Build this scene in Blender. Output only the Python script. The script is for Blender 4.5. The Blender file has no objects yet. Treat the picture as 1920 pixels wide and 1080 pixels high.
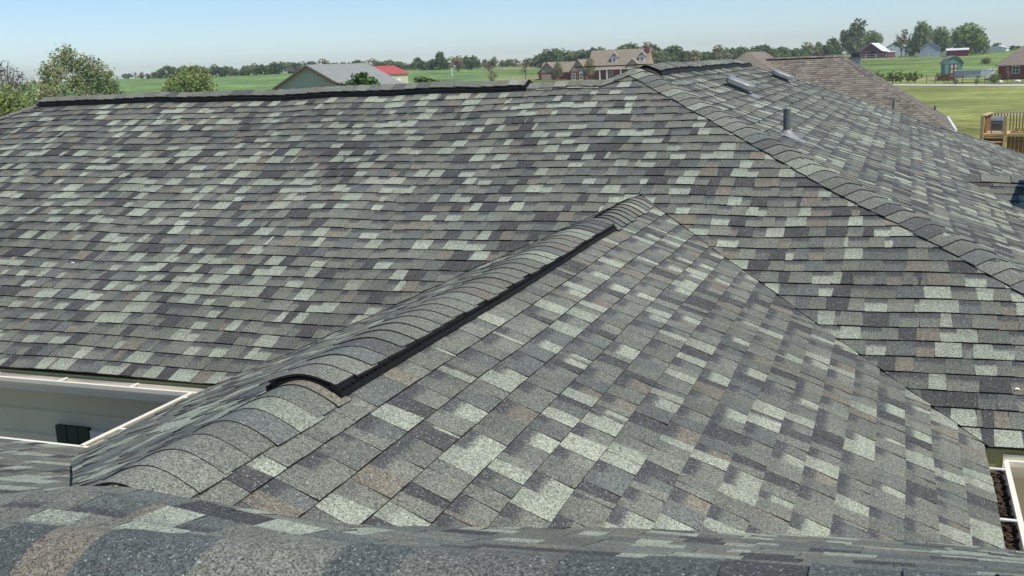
import bpy, math, random
import numpy as np
from mathutils import Vector, Matrix, noise
R_ = math.radians
sc = bpy.context.scene
COL = sc.collection
# ------------------------------------------------------------------ camera
# world axes: X along the far ridge, Y away from the near ridge, Z up; the eye is 4.8 m above the yard
AX = [np.array([0.93827757, 0.03540678, -0.34406621]), np.array([0.34367739, -0.20759972, 0.91585381]),
      np.array([-0.03900062, -0.97757287, -0.20695467])]
RM = np.array(AX)
EYE = 4.8
FPX = 1972.0
cam = bpy.data.cameras.new('camera'); camo = bpy.data.objects.new('camera', cam); COL.objects.link(camo)
cam.sensor_width = 36; cam.lens = 36 * FPX / 1920; cam.clip_start = .05; cam.clip_end = 9000
rt, dn, fw = RM[:, 0], RM[:, 1], RM[:, 2]
camo.matrix_world = Matrix(((rt[0], -dn[0], -fw[0], 0), (rt[1], -dn[1], -fw[1], 0), (rt[2], -dn[2], -fw[2], 0), (0, 0, 0, 1)))
cam.dof.use_dof = True; cam.dof.focus_distance = 8.5; cam.dof.aperture_fstop = 13
sc.camera = camo
# ------------------------------------------------------------------ sky, sun, exposure
SUN_EL, SUN_AZ = 57, 108            # azimuth clockwise from +Y
w = bpy.data.worlds.new('World'); sc.world = w; w.use_nodes = True
nt = w.node_tree; nt.nodes.clear()
sky = nt.nodes.new('ShaderNodeTexSky'); sky.sky_type = 'NISHITA'; sky.sun_disc = False
sky.sun_elevation = R_(SUN_EL); sky.sun_rotation = R_(SUN_AZ); sky.air_density = 0.9; sky.dust_density = 0.2; sky.ozone_density = 7; sky.altitude = 200
bg = nt.nodes.new('ShaderNodeBackground'); bg.inputs[1].default_value = 0.105
wo = nt.nodes.new('ShaderNodeOutputWorld'); nt.links.new(sky.outputs[0], bg.inputs[0]); nt.links.new(bg.outputs[0], wo.inputs[0])
sl = bpy.data.lights.new('sun', 'SUN'); sl.energy = 3.4; sl.angle = R_(0.5); sl.color = (1, .95, .86)
so = bpy.data.objects.new('sun', sl); COL.objects.link(so)
sd = Vector((math.sin(R_(SUN_AZ)) * math.cos(R_(SUN_EL)), math.cos(R_(SUN_AZ)) * math.cos(R_(SUN_EL)), math.sin(R_(SUN_EL))))
so.rotation_euler = sd.to_track_quat('Z', 'Y').to_euler(); so.location = (0, 0, 40)
sc.view_settings.view_transform = 'Standard'; sc.view_settings.look = 'None'; sc.view_settings.gamma = 1
sc.view_settings.exposure = 0.4

# ------------------------------------------------------------------ helpers
def V(*a): return Vector(a[0] if len(a) == 1 else a)
def wray(px, py):
    v = np.array([px - 960, py - 540, FPX]); return RM @ (v / np.linalg.norm(v))
def gp(px, D):
    """point at horizontal distance D in the compass direction that column px has at eye level"""
    r = wray(px, 161 - .04 * px); h = np.array(r[:2]) / np.linalg.norm(r[:2]); return h * D
def K(px, D): return D * math.cos(math.atan((px - 960) / 2016.)) / FPX
def colx(x, y):
    q = RM.T @ np.array([x, y, 0.]); 
    return 960 + FPX * q[0] / q[2] if q[2] > 1e-6 else (-9e3 if q[0] < 0 else 9e3)

def tag(o, label=None, cat=None, group=None, kind=None):
    if label: o['label'] = label
    if cat: o['category'] = cat
    if group: o['group'] = group
    if kind: o['kind'] = kind
    return o
def empty(name, loc, rz=0, label=None, cat=None, group=None):
    o = bpy.data.objects.new(name, None); COL.objects.link(o); o.location = loc; o.rotation_euler = (0, 0, rz); o.empty_display_size = .3
    return tag(o, label, cat, group)
def copy_tree(o, parent=None):
    c = o.copy(); COL.objects.link(c); c.parent = parent
    for ch in list(o.children): copy_tree(ch, c)
    return c

class MB:
    def __init__(s): s.v = []; s.f = []; s.m = []; s.c = []; s.uv = []
    def face(s, pts, m=0, c=(1, 1, 1, 1), uv=None):
        b = len(s.v); s.v += [tuple(p) for p in pts]; s.f.append(tuple(range(b, b + len(pts)))); s.m.append(m)
        s.c.append(c); s.uv.append(uv)
    def idx(s, verts, faces, m=0, c=(1, 1, 1, 1)):
        b = len(s.v); s.v += [tuple(p) for p in verts]
        for f in faces: s.f.append(tuple(b + i for i in f)); s.m.append(m); s.c.append(c); s.uv.append(None)
    def box(s, a, b, m=0, c=(1, 1, 1, 1), M=None):
        x0, y0, z0 = a; x1, y1, z1 = b
        vs = [V(x, y, z) for x in (x0, x1) for y in (y0, y1) for z in (z0, z1)]
        if M: vs = [M @ p for p in vs]
        s.idx(vs, [(0, 1, 3, 2), (4, 6, 7, 5), (0, 4, 5, 1), (2, 3, 7, 6), (0, 2, 6, 4), (1, 5, 7, 3)], m, c)
    def bar(s, a, b, w, h=None, m=0, c=(1, 1, 1, 1)):
        a = V(a); b = V(b); h = h or w; d = (b - a)
        if d.length < 1e-6: return
        z = d.normalized(); up = V(0, 0, 1) if abs(z.z) < .95 else V(0, 1, 0)
        x = z.cross(up).normalized(); y = x.cross(z)
        vs = [p + x * sx * w / 2 + y * sy * h / 2 for p in (a, b) for sx, sy in ((-1, -1), (1, -1), (1, 1), (-1, 1))]
        s.idx(vs, [(3, 2, 1, 0), (4, 5, 6, 7), (0, 1, 5, 4), (1, 2, 6, 5), (2, 3, 7, 6), (3, 0, 4, 7)], m, c)
    def tube(s, pts, rad, n=6, m=0, c=(1, 1, 1, 1), cap=True):
        pts = [V(p) for p in pts]; vs = []; fs = []
        for i, p in enumerate(pts):
            d = (pts[min(i + 1, len(pts) - 1)] - pts[max(i - 1, 0)]).normalized()
            up = V(0, 0, 1) if abs(d.z) < .9 else V(1, 0, 0)
            x = d.cross(up).normalized(); y = x.cross(d)
            for k in range(n):
                a = 2 * math.pi * k / n; vs.append(p + (x * math.cos(a) + y * math.sin(a)) * rad[i])
        for i in range(len(pts) - 1):
            for k in range(n): fs.append((i * n + k, i * n + (k + 1) % n, (i + 1) * n + (k + 1) % n, (i + 1) * n + k))
        if cap: fs.append(tuple(range(n))[::-1]); fs.append(tuple((len(pts) - 1) * n + k for k in range(n)))
        s.idx(vs, fs, m, c)
    def loft(s, loops, m=0, c=(1, 1, 1, 1), closed=True, caps=True):
        n = len(loops[0]); vs = [p for l in loops for p in l]; fs = []
        for i in range(len(loops) - 1):
            for k in range(n if closed else n - 1):
                fs.append((i * n + k, i * n + (k + 1) % n, (i + 1) * n + (k + 1) % n, (i + 1) * n + k))
        if caps and closed: fs.append(tuple(range(n))[::-1]); fs.append(tuple((len(loops) - 1) * n + k for k in range(n)))
        s.idx(vs, fs, m, c)
    def build(s, name, mats, parent=None, smooth=False, loc=None, normals=False):
        me = bpy.data.meshes.new(name); me.from_pydata(s.v, [], s.f)
        mats = mats if isinstance(mats, (list, tuple)) else [mats]
        for mm in mats: me.materials.append(mm)
        me.polygons.foreach_set('material_index', s.m)
        at = me.color_attributes.new('Col', 'FLOAT_COLOR', 'CORNER')
        cc = []; uu = []
        for f, c, u in zip(s.f, s.c, s.uv):
            cc += list(c) * len(f)
            uu += [t for q in (u or [(0.3, 0.2)] * len(f)) for t in q]
        at.data.foreach_set('color', cc)
        uvl = me.uv_layers.new(name='UVMap'); uvl.data.foreach_set('uv', uu)
        if smooth: me.polygons.foreach_set('use_smooth', [True] * len(s.f))
        me.validate(); me.update()
        if normals:
            import bmesh
            bm = bmesh.new(); bm.from_mesh(me); bmesh.ops.remove_doubles(bm, verts=bm.verts, dist=1e-5)
            bmesh.ops.recalc_face_normals(bm, faces=bm.faces); bm.to_mesh(me); bm.free()
        o = bpy.data.objects.new(name, me); COL.objects.link(o); o.parent = parent
        if loc is not None: o.location = loc
        return o

# ------------------------------------------------------------------ materials
def N(t, ty, **k):
    n = t.nodes.new(ty)
    for a, b in k.items(): setattr(n, a, b)
    return n
def mat(name, base, rough=.7, metal=0, var=.12, scale=8, bump=0, bscale=60, spec=.3, vcol=False, wave=None, big=0):
    """plain painted / natural surface: base colour broken up by noise at two scales"""
    m = bpy.data.materials.new(name); m.use_nodes = True; t = m.node_tree; b = t.nodes['Principled BSDF']
    b.inputs['Roughness'].default_value = rough; b.inputs['Metallic'].default_value = metal; b.inputs['Specular IOR Level'].default_value = spec
    tc = N(t, 'ShaderNodeTexCoord')
    nz = N(t, 'ShaderNodeTexNoise'); nz.inputs['Scale'].default_value = scale; nz.inputs['Detail'].default_value = 6; t.links.new(tc.outputs['Object'], nz.inputs['Vector'])
    mr = N(t, 'ShaderNodeMapRange'); mr.inputs[1].default_value = .3; mr.inputs[2].default_value = .7
    mr.inputs[3].default_value = 1 - var; mr.inputs[4].default_value = 1 + var; t.links.new(nz.outputs[0], mr.inputs[0])
    mx = N(t, 'ShaderNodeVectorMath', operation='SCALE'); t.links.new(mr.outputs[0], mx.inputs['Scale'])
    if vcol:
        vc = N(t, 'ShaderNodeVertexColor', layer_name='Col'); t.links.new(vc.outputs[0], mx.inputs[0])
    else: mx.inputs[0].default_value = base[:3]
    src = mx.outputs[0]
    if big:
        n2 = N(t, 'ShaderNodeTexNoise'); n2.inputs['Scale'].default_value = scale * .13; n2.inputs['Detail'].default_value = 3; t.links.new(tc.outputs['Object'], n2.inputs['Vector'])
        m2 = N(t, 'ShaderNodeMapRange'); m2.inputs[1].default_value = .3; m2.inputs[2].default_value = .7; m2.inputs[3].default_value = 1 - big; m2.inputs[4].default_value = 1 + big
        t.links.new(n2.outputs[0], m2.inputs[0]); x2 = N(t, 'ShaderNodeVectorMath', operation='SCALE'); t.links.new(src, x2.inputs[0]); t.links.new(m2.outputs[0], x2.inputs['Scale']); src = x2.outputs[0]
    t.links.new(src, b.inputs['Base Color'])
    if bump:
        n3 = N(t, 'ShaderNodeTexNoise'); n3.inputs['Scale'].default_value = bscale; t.links.new(tc.outputs['Object'], n3.inputs['Vector'])
        bp = N(t, 'ShaderNodeBump'); bp.inputs['Strength'].default_value = bump; bp.inputs['Distance'].default_value = .01
        t.links.new(n3.outputs[0], bp.inputs['Height']); t.links.new(bp.outputs[0], b.inputs['Normal'])
    return m

def shingle_mat():
    """granulated asphalt: tab colour (attribute) x mineral granules, with the darker granule blend printed along the top of the lower-layer tabs"""
    m = bpy.data.materials.new('asphalt_shingle'); m.use_nodes = True; t = m.node_tree; b = t.nodes['Principled BSDF']
    b.inputs['Roughness'].default_value = .82; b.inputs['Specular IOR Level'].default_value = .35
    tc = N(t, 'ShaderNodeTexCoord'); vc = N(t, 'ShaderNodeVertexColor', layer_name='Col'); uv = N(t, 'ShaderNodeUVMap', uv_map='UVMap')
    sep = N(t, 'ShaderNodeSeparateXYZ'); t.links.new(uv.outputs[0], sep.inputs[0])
    vo = N(t, 'ShaderNodeTexVoronoi'); vo.inputs['Scale'].default_value = 300; t.links.new(tc.outputs['Object'], vo.inputs['Vector'])
    sv = N(t, 'ShaderNodeSeparateColor'); t.links.new(vo.outputs['Color'], sv.inputs[0])
    g = N(t, 'ShaderNodeMapRange'); g.inputs[3].default_value = .42; g.inputs[4].default_value = 1.62; t.links.new(sv.outputs[0], g.inputs[0])
    n2 = N(t, 'ShaderNodeTexNoise'); n2.inputs['Scale'].default_value = 70; n2.inputs['Detail'].default_value = 3; t.links.new(tc.outputs['Object'], n2.inputs['Vector'])
    m2 = N(t, 'ShaderNodeMapRange'); m2.inputs[1].default_value = .3; m2.inputs[2].default_value = .7; m2.inputs[3].default_value = .8; m2.inputs[4].default_value = 1.2; t.links.new(n2.outputs[0], m2.inputs[0])
    n3 = N(t, 'ShaderNodeTexNoise'); n3.inputs['Scale'].default_value = 1.1; n3.inputs['Detail'].default_value = 4; t.links.new(tc.outputs['Object'], n3.inputs['Vector'])
    m3 = N(t, 'ShaderNodeMapRange'); m3.inputs[1].default_value = .3; m3.inputs[2].default_value = .7; m3.inputs[3].default_value = .83; m3.inputs[4].default_value = 1.15; t.links.new(n3.outputs[0], m3.inputs[0])
    q = N(t, 'ShaderNodeMath', operation='MULTIPLY'); t.links.new(g.outputs[0], q.inputs[0]); t.links.new(m2.outputs[0], q.inputs[1])
    q2 = N(t, 'ShaderNodeMath', operation='MULTIPLY'); t.links.new(q.outputs[0], q2.inputs[0]); t.links.new(m3.outputs[0], q2.inputs[1])
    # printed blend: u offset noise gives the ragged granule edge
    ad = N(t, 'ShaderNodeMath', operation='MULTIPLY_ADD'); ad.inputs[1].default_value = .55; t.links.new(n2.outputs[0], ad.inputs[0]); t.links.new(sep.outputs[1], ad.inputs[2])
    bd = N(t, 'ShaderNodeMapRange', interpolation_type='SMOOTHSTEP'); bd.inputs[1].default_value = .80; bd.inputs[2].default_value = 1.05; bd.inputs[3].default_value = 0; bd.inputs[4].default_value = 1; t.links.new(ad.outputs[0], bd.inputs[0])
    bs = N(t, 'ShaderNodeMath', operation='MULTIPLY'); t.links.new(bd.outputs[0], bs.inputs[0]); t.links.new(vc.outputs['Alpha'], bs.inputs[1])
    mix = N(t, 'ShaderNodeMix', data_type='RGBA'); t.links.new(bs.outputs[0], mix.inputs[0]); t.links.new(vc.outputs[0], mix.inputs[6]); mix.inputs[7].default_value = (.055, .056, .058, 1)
    prev = mix.outputs[2]           # stray light and dark granules mixed into every tab
    for op, th, colr in (('GREATER_THAN', .93, (.05, .05, .05, 1)), ('LESS_THAN', .045, (.25, .265, .23, 1))):
        st = N(t, 'ShaderNodeMath', operation=op); st.inputs[1].default_value = th; t.links.new(sv.outputs[2], st.inputs[0])
        mg = N(t, 'ShaderNodeMix', data_type='RGBA'); t.links.new(st.outputs[0], mg.inputs[0]); t.links.new(prev, mg.inputs[6]); mg.inputs[7].default_value = colr; prev = mg.outputs[2]
    sc_ = N(t, 'ShaderNodeVectorMath', operation='SCALE'); t.links.new(prev, sc_.inputs[0]); t.links.new(q2.outputs[0], sc_.inputs['Scale'])
    t.links.new(sc_.outputs[0], b.inputs['Base Color'])
    bp = N(t, 'ShaderNodeBump'); bp.inputs['Strength'].default_value = .35; bp.inputs['Distance'].default_value = .003
    t.links.new(sv.outputs[1], bp.inputs['Height']); t.links.new(bp.outputs[0], b.inputs['Normal'])
    return m
SH = shingle_mat()
EDGE = mat('asphalt_edge', (.02, .019, .018), .9, var=.3, scale=120)
SHM = [SH, EDGE]
GR = 1.0
PAL = [((0.301, 0.328, 0.248), 25), ((0.163, 0.171, 0.132), 27), ((0.134, 0.141, 0.111), 16), ((0.114, 0.125, 0.108), 14), ((0.058, 0.057, 0.052), 13), ((0.176, 0.159, 0.116), 8)]
GPAL = [((0.297, 0.321, 0.244), 24), ((0.170, 0.177, 0.139), 32), ((0.144, 0.150, 0.119), 20), ((0.121, 0.132, 0.114), 14), ((0.065, 0.064, 0.058), 9), ((0.179, 0.162, 0.119), 9)]
def pick(rng, pal=PAL):
    t = rng.random() * sum(w for _, w in pal)
    for c, w in pal:
        t -= w
        if t <= 0: break
    k = rng.uniform(.9, 1.1) * GR
    return tuple(x * k for x in c)

def wob(P, amp=1):
    a = noise.noise(V(P.x * .75 + 3.1, P.y * .75, P.z * .75)) * .027 + noise.noise(V(P.x * 2.1, P.y * 2.1 + 7, P.z * 2.1)) * .010
    return a * amp

def clip(poly, hp):
    for (a, b, c) in hp:
        out = []
        for i in range(len(poly)):
            p, q = poly[i], poly[(i + 1) % len(poly)]
            dp, dq = a * p[0] + b * p[1] - c, a * q[0] + b * q[1] - c
            if dp <= 0: out.append(p)
            if (dp < 0 < dq) or (dq < 0 < dp):
                t = dp / (dp - dq); out.append((p[0] + t * (q[0] - p[0]), p[1] + t * (q[1] - p[1])))
        poly = out
        if len(poly) < 3: return []
    return poly

def roof_face(name, O, A, B, p, a0, a1, b1, hpf, seed, parent, slope=None, amp=1, expo=.143, wscale=1, pal=PAL, butt=.0075, bw=.5, rs=.0035):
    """a slope of laminated shingles: real overlapping courses; plan coords a along the eave, b horizontal run up from it"""
    rng = random.Random(seed); O, A, B = V(O), V(A).normalized(), V(B).normalized()
    Nn = A.cross(B + V(0, 0, p)).normalized()
    if Nn.z < 0: Nn = -Nn
    def pos(a, b, h):
        P = O + A * a + B * b; P.z += (slope(P) if slope else p) * b
        return P + Nn * (h + wob(P, amp))
    mb = MB(); e = expo / math.sqrt(1 + p * p); k = 0
    b = 0.0
    while b < b1:
        a = a0 - rng.uniform(0, .3); raised = rng.random() < .5; ph = rng.random() * 50
        jl = rng.uniform(-.004, .004)
        def jit(a): return noise.noise(V(a * 1.7, ph, k * 3.3)) * .007 + jl
        while a < a1:
            wd = (rng.choice([.08, .11, .13, .14, .15, .17, .19]) if rng.random() > .07 else .035) * rng.uniform(.75, 1.0) * wscale
            sl_ = rng.uniform(.002, .012) * (1 if raised else -1)
            q = [(a - sl_ * .5, b + jit(a)), (a + wd + sl_ * .5, b + jit(a + wd)), (a + wd - sl_ * .5, b + e + .018), (a + sl_ * .5, b + e + .018)]
            cx, cy = a + wd / 2, b + e / 2
            poly = clip(q, hpf(cx, cy) + [(0, 1, b1)])
            if len(poly) >= 3:
                t0 = butt + (rs if raised else 0) + rng.uniform(-.0008, .0012)
                top = []; uv = []
                for (x, y) in poly:
                    v = (y - b) / e; h = t0 * (1 - (y - b) / (e + .018)) + .0005
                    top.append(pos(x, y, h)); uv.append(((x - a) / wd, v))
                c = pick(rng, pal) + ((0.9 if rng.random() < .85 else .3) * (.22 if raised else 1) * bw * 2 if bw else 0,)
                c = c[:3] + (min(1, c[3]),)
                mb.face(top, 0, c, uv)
                dnv = Nn * -(t0 + .004)
                for i in range(len(poly)):
                    P, Q = top[i], top[(i + 1) % len(top)]
                    if (P - Q).length < 1e-4: continue
                    mb.face([P, P + dnv, Q + dnv, Q], 1)
            a += wd
            if rng.random() > .16: raised = not raised
        b += e; k += 1
    return mb, pos, Nn
def finish_face(mb, name, parent): return mb.build(name, SHM, parent)

def cap_run(mb, A, B, dl, dr, wid=.155, expo=.125, lift=.008, seed=1, pal=PAL, r=.03, thick=.007, amp=1, up=V(0, 0, 1), press=0):
    """bent cap shingles overlapping from A (butt end) to B; dl, dr = unit vectors down the two slopes"""
    rng = random.Random(seed); A, B, dl, dr = V(A), V(B), V(dl), V(dr); d = B - A; L = d.length; d.normalize()
    t = 0.0; S = [-1, -.8, -.6, -.4, -.25, -.12, 0, .12, .25, .4, .6, .8, 1]
    while t < L - .02:
        ln = min(expo + .03, L - t); wj = wid * rng.uniform(.96, 1.04); sh = rng.uniform(-.006, .006); c = pick(rng, pal) + (0,); rows = []
        ex = rng.uniform(0, .6 * thick)
        for (tt, h) in ((t + rng.uniform(-.004, .004), thick + ex), (t + ln * .5, thick * .5), (t + ln, .001)):
            row = []
            for s in S:
                x = s * wj + sh; g = math.sqrt(x * x + r * r) - r * .35
                P = A + d * tt + (dl if x < 0 else dr) * abs(x)
                # round the crest: stay on the chord of the two slopes
                P = A + d * tt + ((dl + dr) * .5) * g + (dr - dl) * .5 * x
                row.append(P + up * (lift * (1 - press * s * s) + h + wob(P, amp)))
            rows.append(row)
        n = len(S)
        for i in range(2):
            for k in range(n - 1):
                mb.face([rows[i][k], rows[i][k + 1], rows[i + 1][k + 1], rows[i + 1][k]], 0, c, [(0.3, .2)] * 4)
        dv = up * -(thick + ex + .004)
        for k in range(n - 1): mb.face([rows[0][k], rows[0][k] + dv, rows[0][k + 1] + dv, rows[0][k + 1]], 1)
        for k in (0, n - 1):
            for i in range(2): mb.face([rows[i][k], rows[i][k] + dv, rows[i + 1][k] + dv, rows[i + 1][k]], 1)
        t += expo * rng.uniform(.97, 1.03)

def sweep(mb, prof, A, B, out, m=0):
    """extrude an (out, z) profile polyline (closed loop) from A to B"""
    A, B, out = V(A), V(B), V(out).normalized()
    mb.loft([[P + out * x + V(0, 0, z) for x, z in prof] for P in (A, B)], m)

CREAM = mat('cream_paint', (.55, .54, .36), .55, var=.07, scale=5)
WHITE = mat('white_paint', (.80, .80, .77), .45, var=.05, scale=6)
OLIVE = mat('fascia_paint', (.34, .36, .17), .6, var=.1, scale=6)
SIDING = mat('grey_siding', (.85, .77, .62), .75, var=.06, scale=2, big=.05)
GREENP = mat('dark_green_paint', (.02, .045, .04), .5, var=.15, scale=14)
GLASS = mat('window_glass', (.03, .035, .04), .08, var=.2, scale=2, spec=.6)
BLACKP = mat('black_plastic', (.010, .0105, .011), .55, var=.3, scale=40, spec=.25)
GALV = mat('galvanised_metal', (.42, .43, .43), .42, metal=.55, var=.12, scale=14)
DULL = mat('dull_zinc', (.27, .275, .26), .5, metal=.25, var=.15, scale=10)
FLASH = mat('lead_flashing', (.26, .265, .265), .6, metal=.2, var=.15, scale=14)
PIPE = mat('grey_pipe', (.13, .14, .13), .5, var=.12, scale=20)
BRICK = mat('red_brick', (.22, .075, .055), .85, var=.25, scale=9)
WOODR = mat('deck_wood', (.30, .18, .075), .75, var=.2, scale=9)
WOODL = mat('pale_deck_wood', (.55, .40, .20), .75, var=.14, scale=9)
WOODD = mat('brown_deck_wood', (.20, .105, .045), .8, var=.2, scale=7)
LITTER = mat('leaf_litter', (.055, .035, .022), .95, var=.6, scale=40, bump=.6, bscale=80)

# ================================================================== the shingled house
P0 = 5 / 12.
house = empty('shingled_house', (0, 0, 0), 0, 'grey house whose long mottled shingle roofs fill the foreground', 'house')
EZ = -2.021
YA = 5.647                                             # far eave
XR, ZR, YP1, YP2 = -2.46, -.09, 10.281, 17.30          # ridge of the right wing
XL, YRL, ZRL = -9.60, 10.03, -.195                     # left end of the far ridge
GX, GZ = -1.91, -1.04                                  # connecting gable ridge
GR_X, GL_X = .45, -4.25                                # its eaves
YN = 4.42                                              # eave of the near roof
rr = XR - XL
def hpA(x, y):
    b1 = YRL - YA
    hp = [(-1, 1, 13.99 - .0 + 0)]                     # left hip: b <= a + 13.99
    hp[0] = (-1, 1, 13.98)
    if x < XR - .26: hp.append((0, 1, b1))
    else:
        hp += [(-1, 1, YP1 - YA - XR), (1, 1, YP1 - YA + XR)]
    z = EZ + P0 * y
    if y < 2.5:
        g = (GZ - EZ) / P0
        if x < GX: hp.append((1, -1, GL_X + .0 - .015) if False else (1, -(GX - GL_X) / g, GL_X - .02))
        else: hp.append((-1, -(GR_X - GX) / g, -GR_X - .02))
    return hp
mb, posA, NA = roof_face('roof', (0, YA, EZ), (1, 0, 0), (0, 1, 0), P0, -14.1, 2.3, YP1 - YA, hpA, 11, house, wscale=.92)
finish_face(mb, 'roof', house)
# right face of the right wing, falling to +X
def hpR(a, b): return [(-1, 1, -YA), (1, 1, YP2 + (2.18 - XR))]
mb, posR, NR = roof_face('roof', (2.18, 0, EZ), (0, 1, 0), (-1, 0, 0), P0, YA, YP2 + 4.7, 2.18 - XR, hpR, 12, house, wscale=.9)
finish_face(mb, 'roof', house)
# connecting gable, right and left slopes
pg_r = (GZ - EZ) / (GR_X - GX); pg_l = (GZ - EZ) / (GX - GL_X)
gy = (GZ - EZ) / P0 / (GR_X - GX)
def hpG(a, b): return [(-1, -1.02, -(YN - .12)), (1, -gy, YA + .10)]
mb, posG, NG = roof_face('roof', (GR_X, 0, EZ), (0, 1, 0), (-1, 0, 0), pg_r, 1.8, 8.2, GR_X - GX, hpG, 13, house, amp=.55, pal=GPAL, wscale=.86)
finish_face(mb, 'roof', house)
mb, posL, NL = roof_face('roof', (GL_X, 0, EZ), (0, 1, 0), (1, 0, 0), pg_l, 1.8, 8.2, GX - GL_X, hpG, 14, house, amp=.9)
finish_face(mb, 'roof', house)
# near roof: its crest climbs slightly to the right
def ns(P):
    y = P.y; return .383 + .027 * (P.x + 1.44) + .105 * math.exp(-((P.x + 1.9) / .5) ** 2 - ((y - 2.0) / .3) ** 2) / max(.5, YN - y)
def hpN(a, b):
    hp = []
    if b < 2.26:
        if a < GX: hp.append((1, -1, GL_X + .03))
        else: hp.append((-1, -1, -GR_X + .03))
    return hp
NB = 2.82
mb, posN, NN = roof_face('roof', (0, YN, EZ), (1, 0, 0), (0, -1, 0), .41, -7.5, 3.5, NB, hpN, 15, house, slope=ns, amp=.35, butt=.005, rs=.0012)
finish_face(mb, 'roof', house)
def crestz(x): return EZ + (.383 + .027 * (x + 1.44)) * NB
mb, _, _ = roof_face('roof', (0, -1.22, EZ), (1, 0, 0), (0, 1, 0), .41, -7.5, 3.5, NB, lambda a, b: [], 16, house, slope=ns, amp=.5)
finish_face(mb, 'roof', house)
# cross wing on the right: ridge along X
WY, WZ = 11.95, -1.33; wb = (WZ - EZ) / P0
mb, posW, NW = roof_face('roof', (0, WY - wb, EZ), (1, 0, 0), (0, 1, 0), P0, .2, 6.0, wb, lambda a, b: [(-1, -1, -2.0)], 17, house)
finish_face(mb, 'roof', house)
mb, _, _ = roof_face('roof', (0, WY + wb, EZ), (1, 0, 0), (0, -1, 0), P0, .2, 6.0, wb, lambda a, b: [(-1, -1, -2.0)], 18, house)
finish_face(mb, 'roof', house)
# slopes turned away from the eye, kept as plain decks
mb = MB(); g = (.14, .14, .13, 0)
mb.face([(XL, YRL, ZRL), (XL - 4.38, YA, EZ), (XL - 4.38, YRL + 4.38, EZ)], 0, g)
mb.face([(XL, YRL, ZRL - .01), (XR, YRL, ZRL - .01), (XR, YRL + 4.38, EZ), (XL - 4.38, YRL + 4.38, EZ)], 0, g)
mb.face([(XR, YP1, ZR - .012), (XR, YP2, ZR - .012), (XR - 4.64, YP2 + 4.64, EZ), (XR - 4.64, YP1, EZ)], 0, g)
mb.face([(XR, YP2, ZR - .012), (XR - 4.64, YP2 + 4.64, EZ), (XR + 4.64, YP2 + 4.64, EZ)], 0, g)
mb.build('roof', SHM, house)
# ---- ridge vents and caps
S45 = math.sqrt(.5)
def dsl(dx, dy, p=P0): return V(dx, dy, -p).normalized()
def ridge_vent(A, B, dl, dr, name='ridge_vent', wid=.185, h=.020, r=.03, up=V(0, 0, 1), amp=1, comb=True, base=.004):
    A, B, dl, dr = V(A), V(B), V(dl), V(dr); d = (B - A); L = d.length; d.normalize(); mb = MB()
    S = [-1, -.7, -.4, -.2, 0, .2, .4, .7, 1]; n = max(2, int(L / .1)); loops = []
    for i in range(n + 1):
        top, bot = [], []
        for s in S:
            x = s * wid; g = math.sqrt(x * x + r * r) - r * .35
            P = A + d * (L * i / n) + (dl + dr) * .5 * g + (dr - dl) * .5 * x
            P = P + up * wob(P, amp); top.append(P + up * (h + base)); bot.append(P + up * (base - .012))
        loops.append(top + bot[::-1])
    mb.loft(loops, 0)
    if comb:
        t = 0.0; rng = random.Random(5)
        while t < L:
            for s in (-1, 1):
                x = s * (wid + .004); P = A + d * t + (dl if s < 0 else dr) * abs(x); P = P + up * wob(P, amp)
                mb.bar(P + up * .004, P + up * (h + .006 * rng.random()), .012, .008)
                if rng.random() < .8:
                    Q = A + d * t + (dl if s < 0 else dr) * (abs(x) - .025); Q = Q + up * wob(Q, amp)
                    mb.bar(Q + up * h, Q + up * (h + .008 + .006 * rng.random()), .014, .012)
            t += .034
        # smooth outer flange
        for s in (-1, 1):
            dd = dl if s < 0 else dr
            pts = []
            for i in range(n + 1):
                P = A + d * (L * i / n) + dd * (wid + .010); pts.append(P + up * (wob(P, amp) + .011))
            for i in range(n): mb.bar(pts[i], pts[i + 1], .005, .020)
    return mb.build(name, BLACKP, house)
CAPPAL = [((0.254, 0.276, 0.211), 10), ((0.175, 0.183, 0.145), 32), ((0.152, 0.160, 0.127), 27), ((0.127, 0.138, 0.120), 16), ((0.092, 0.092, 0.082), 7), ((0.162, 0.149, 0.112), 9)]
gl_, gr_ = dsl(-1, 0, pg_l), dsl(1, 0, pg_r)
mb = MB()
cap_run(mb, (GX, 2.07, GZ), (GX, 3.03, GZ), gl_, gr_, thick=.0038, lift=.026, press=.85, seed=3, pal=CAPPAL, amp=.55, r=.09, wid=.175)
cap_run(mb, (GX, 3.0, GZ), (GX, 6.72, GZ), gl_, gr_, lift=.046, thick=.0045, seed=4, pal=CAPPAL, amp=.55, r=.09, wid=.148)
cap_run(mb, (GX, 6.70, GZ), (GX, 7.93, GZ), gl_, gr_, lift=.030, press=.85, seed=6, pal=CAPPAL, amp=.55, r=.09, wid=.165)
mb.build('ridge_cap', SHM, house)
ridge_vent((GX, 3.0, GZ + .012), (GX, 6.70, GZ + .012), gl_, gr_, amp=.55, wid=.150, r=.09)
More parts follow.
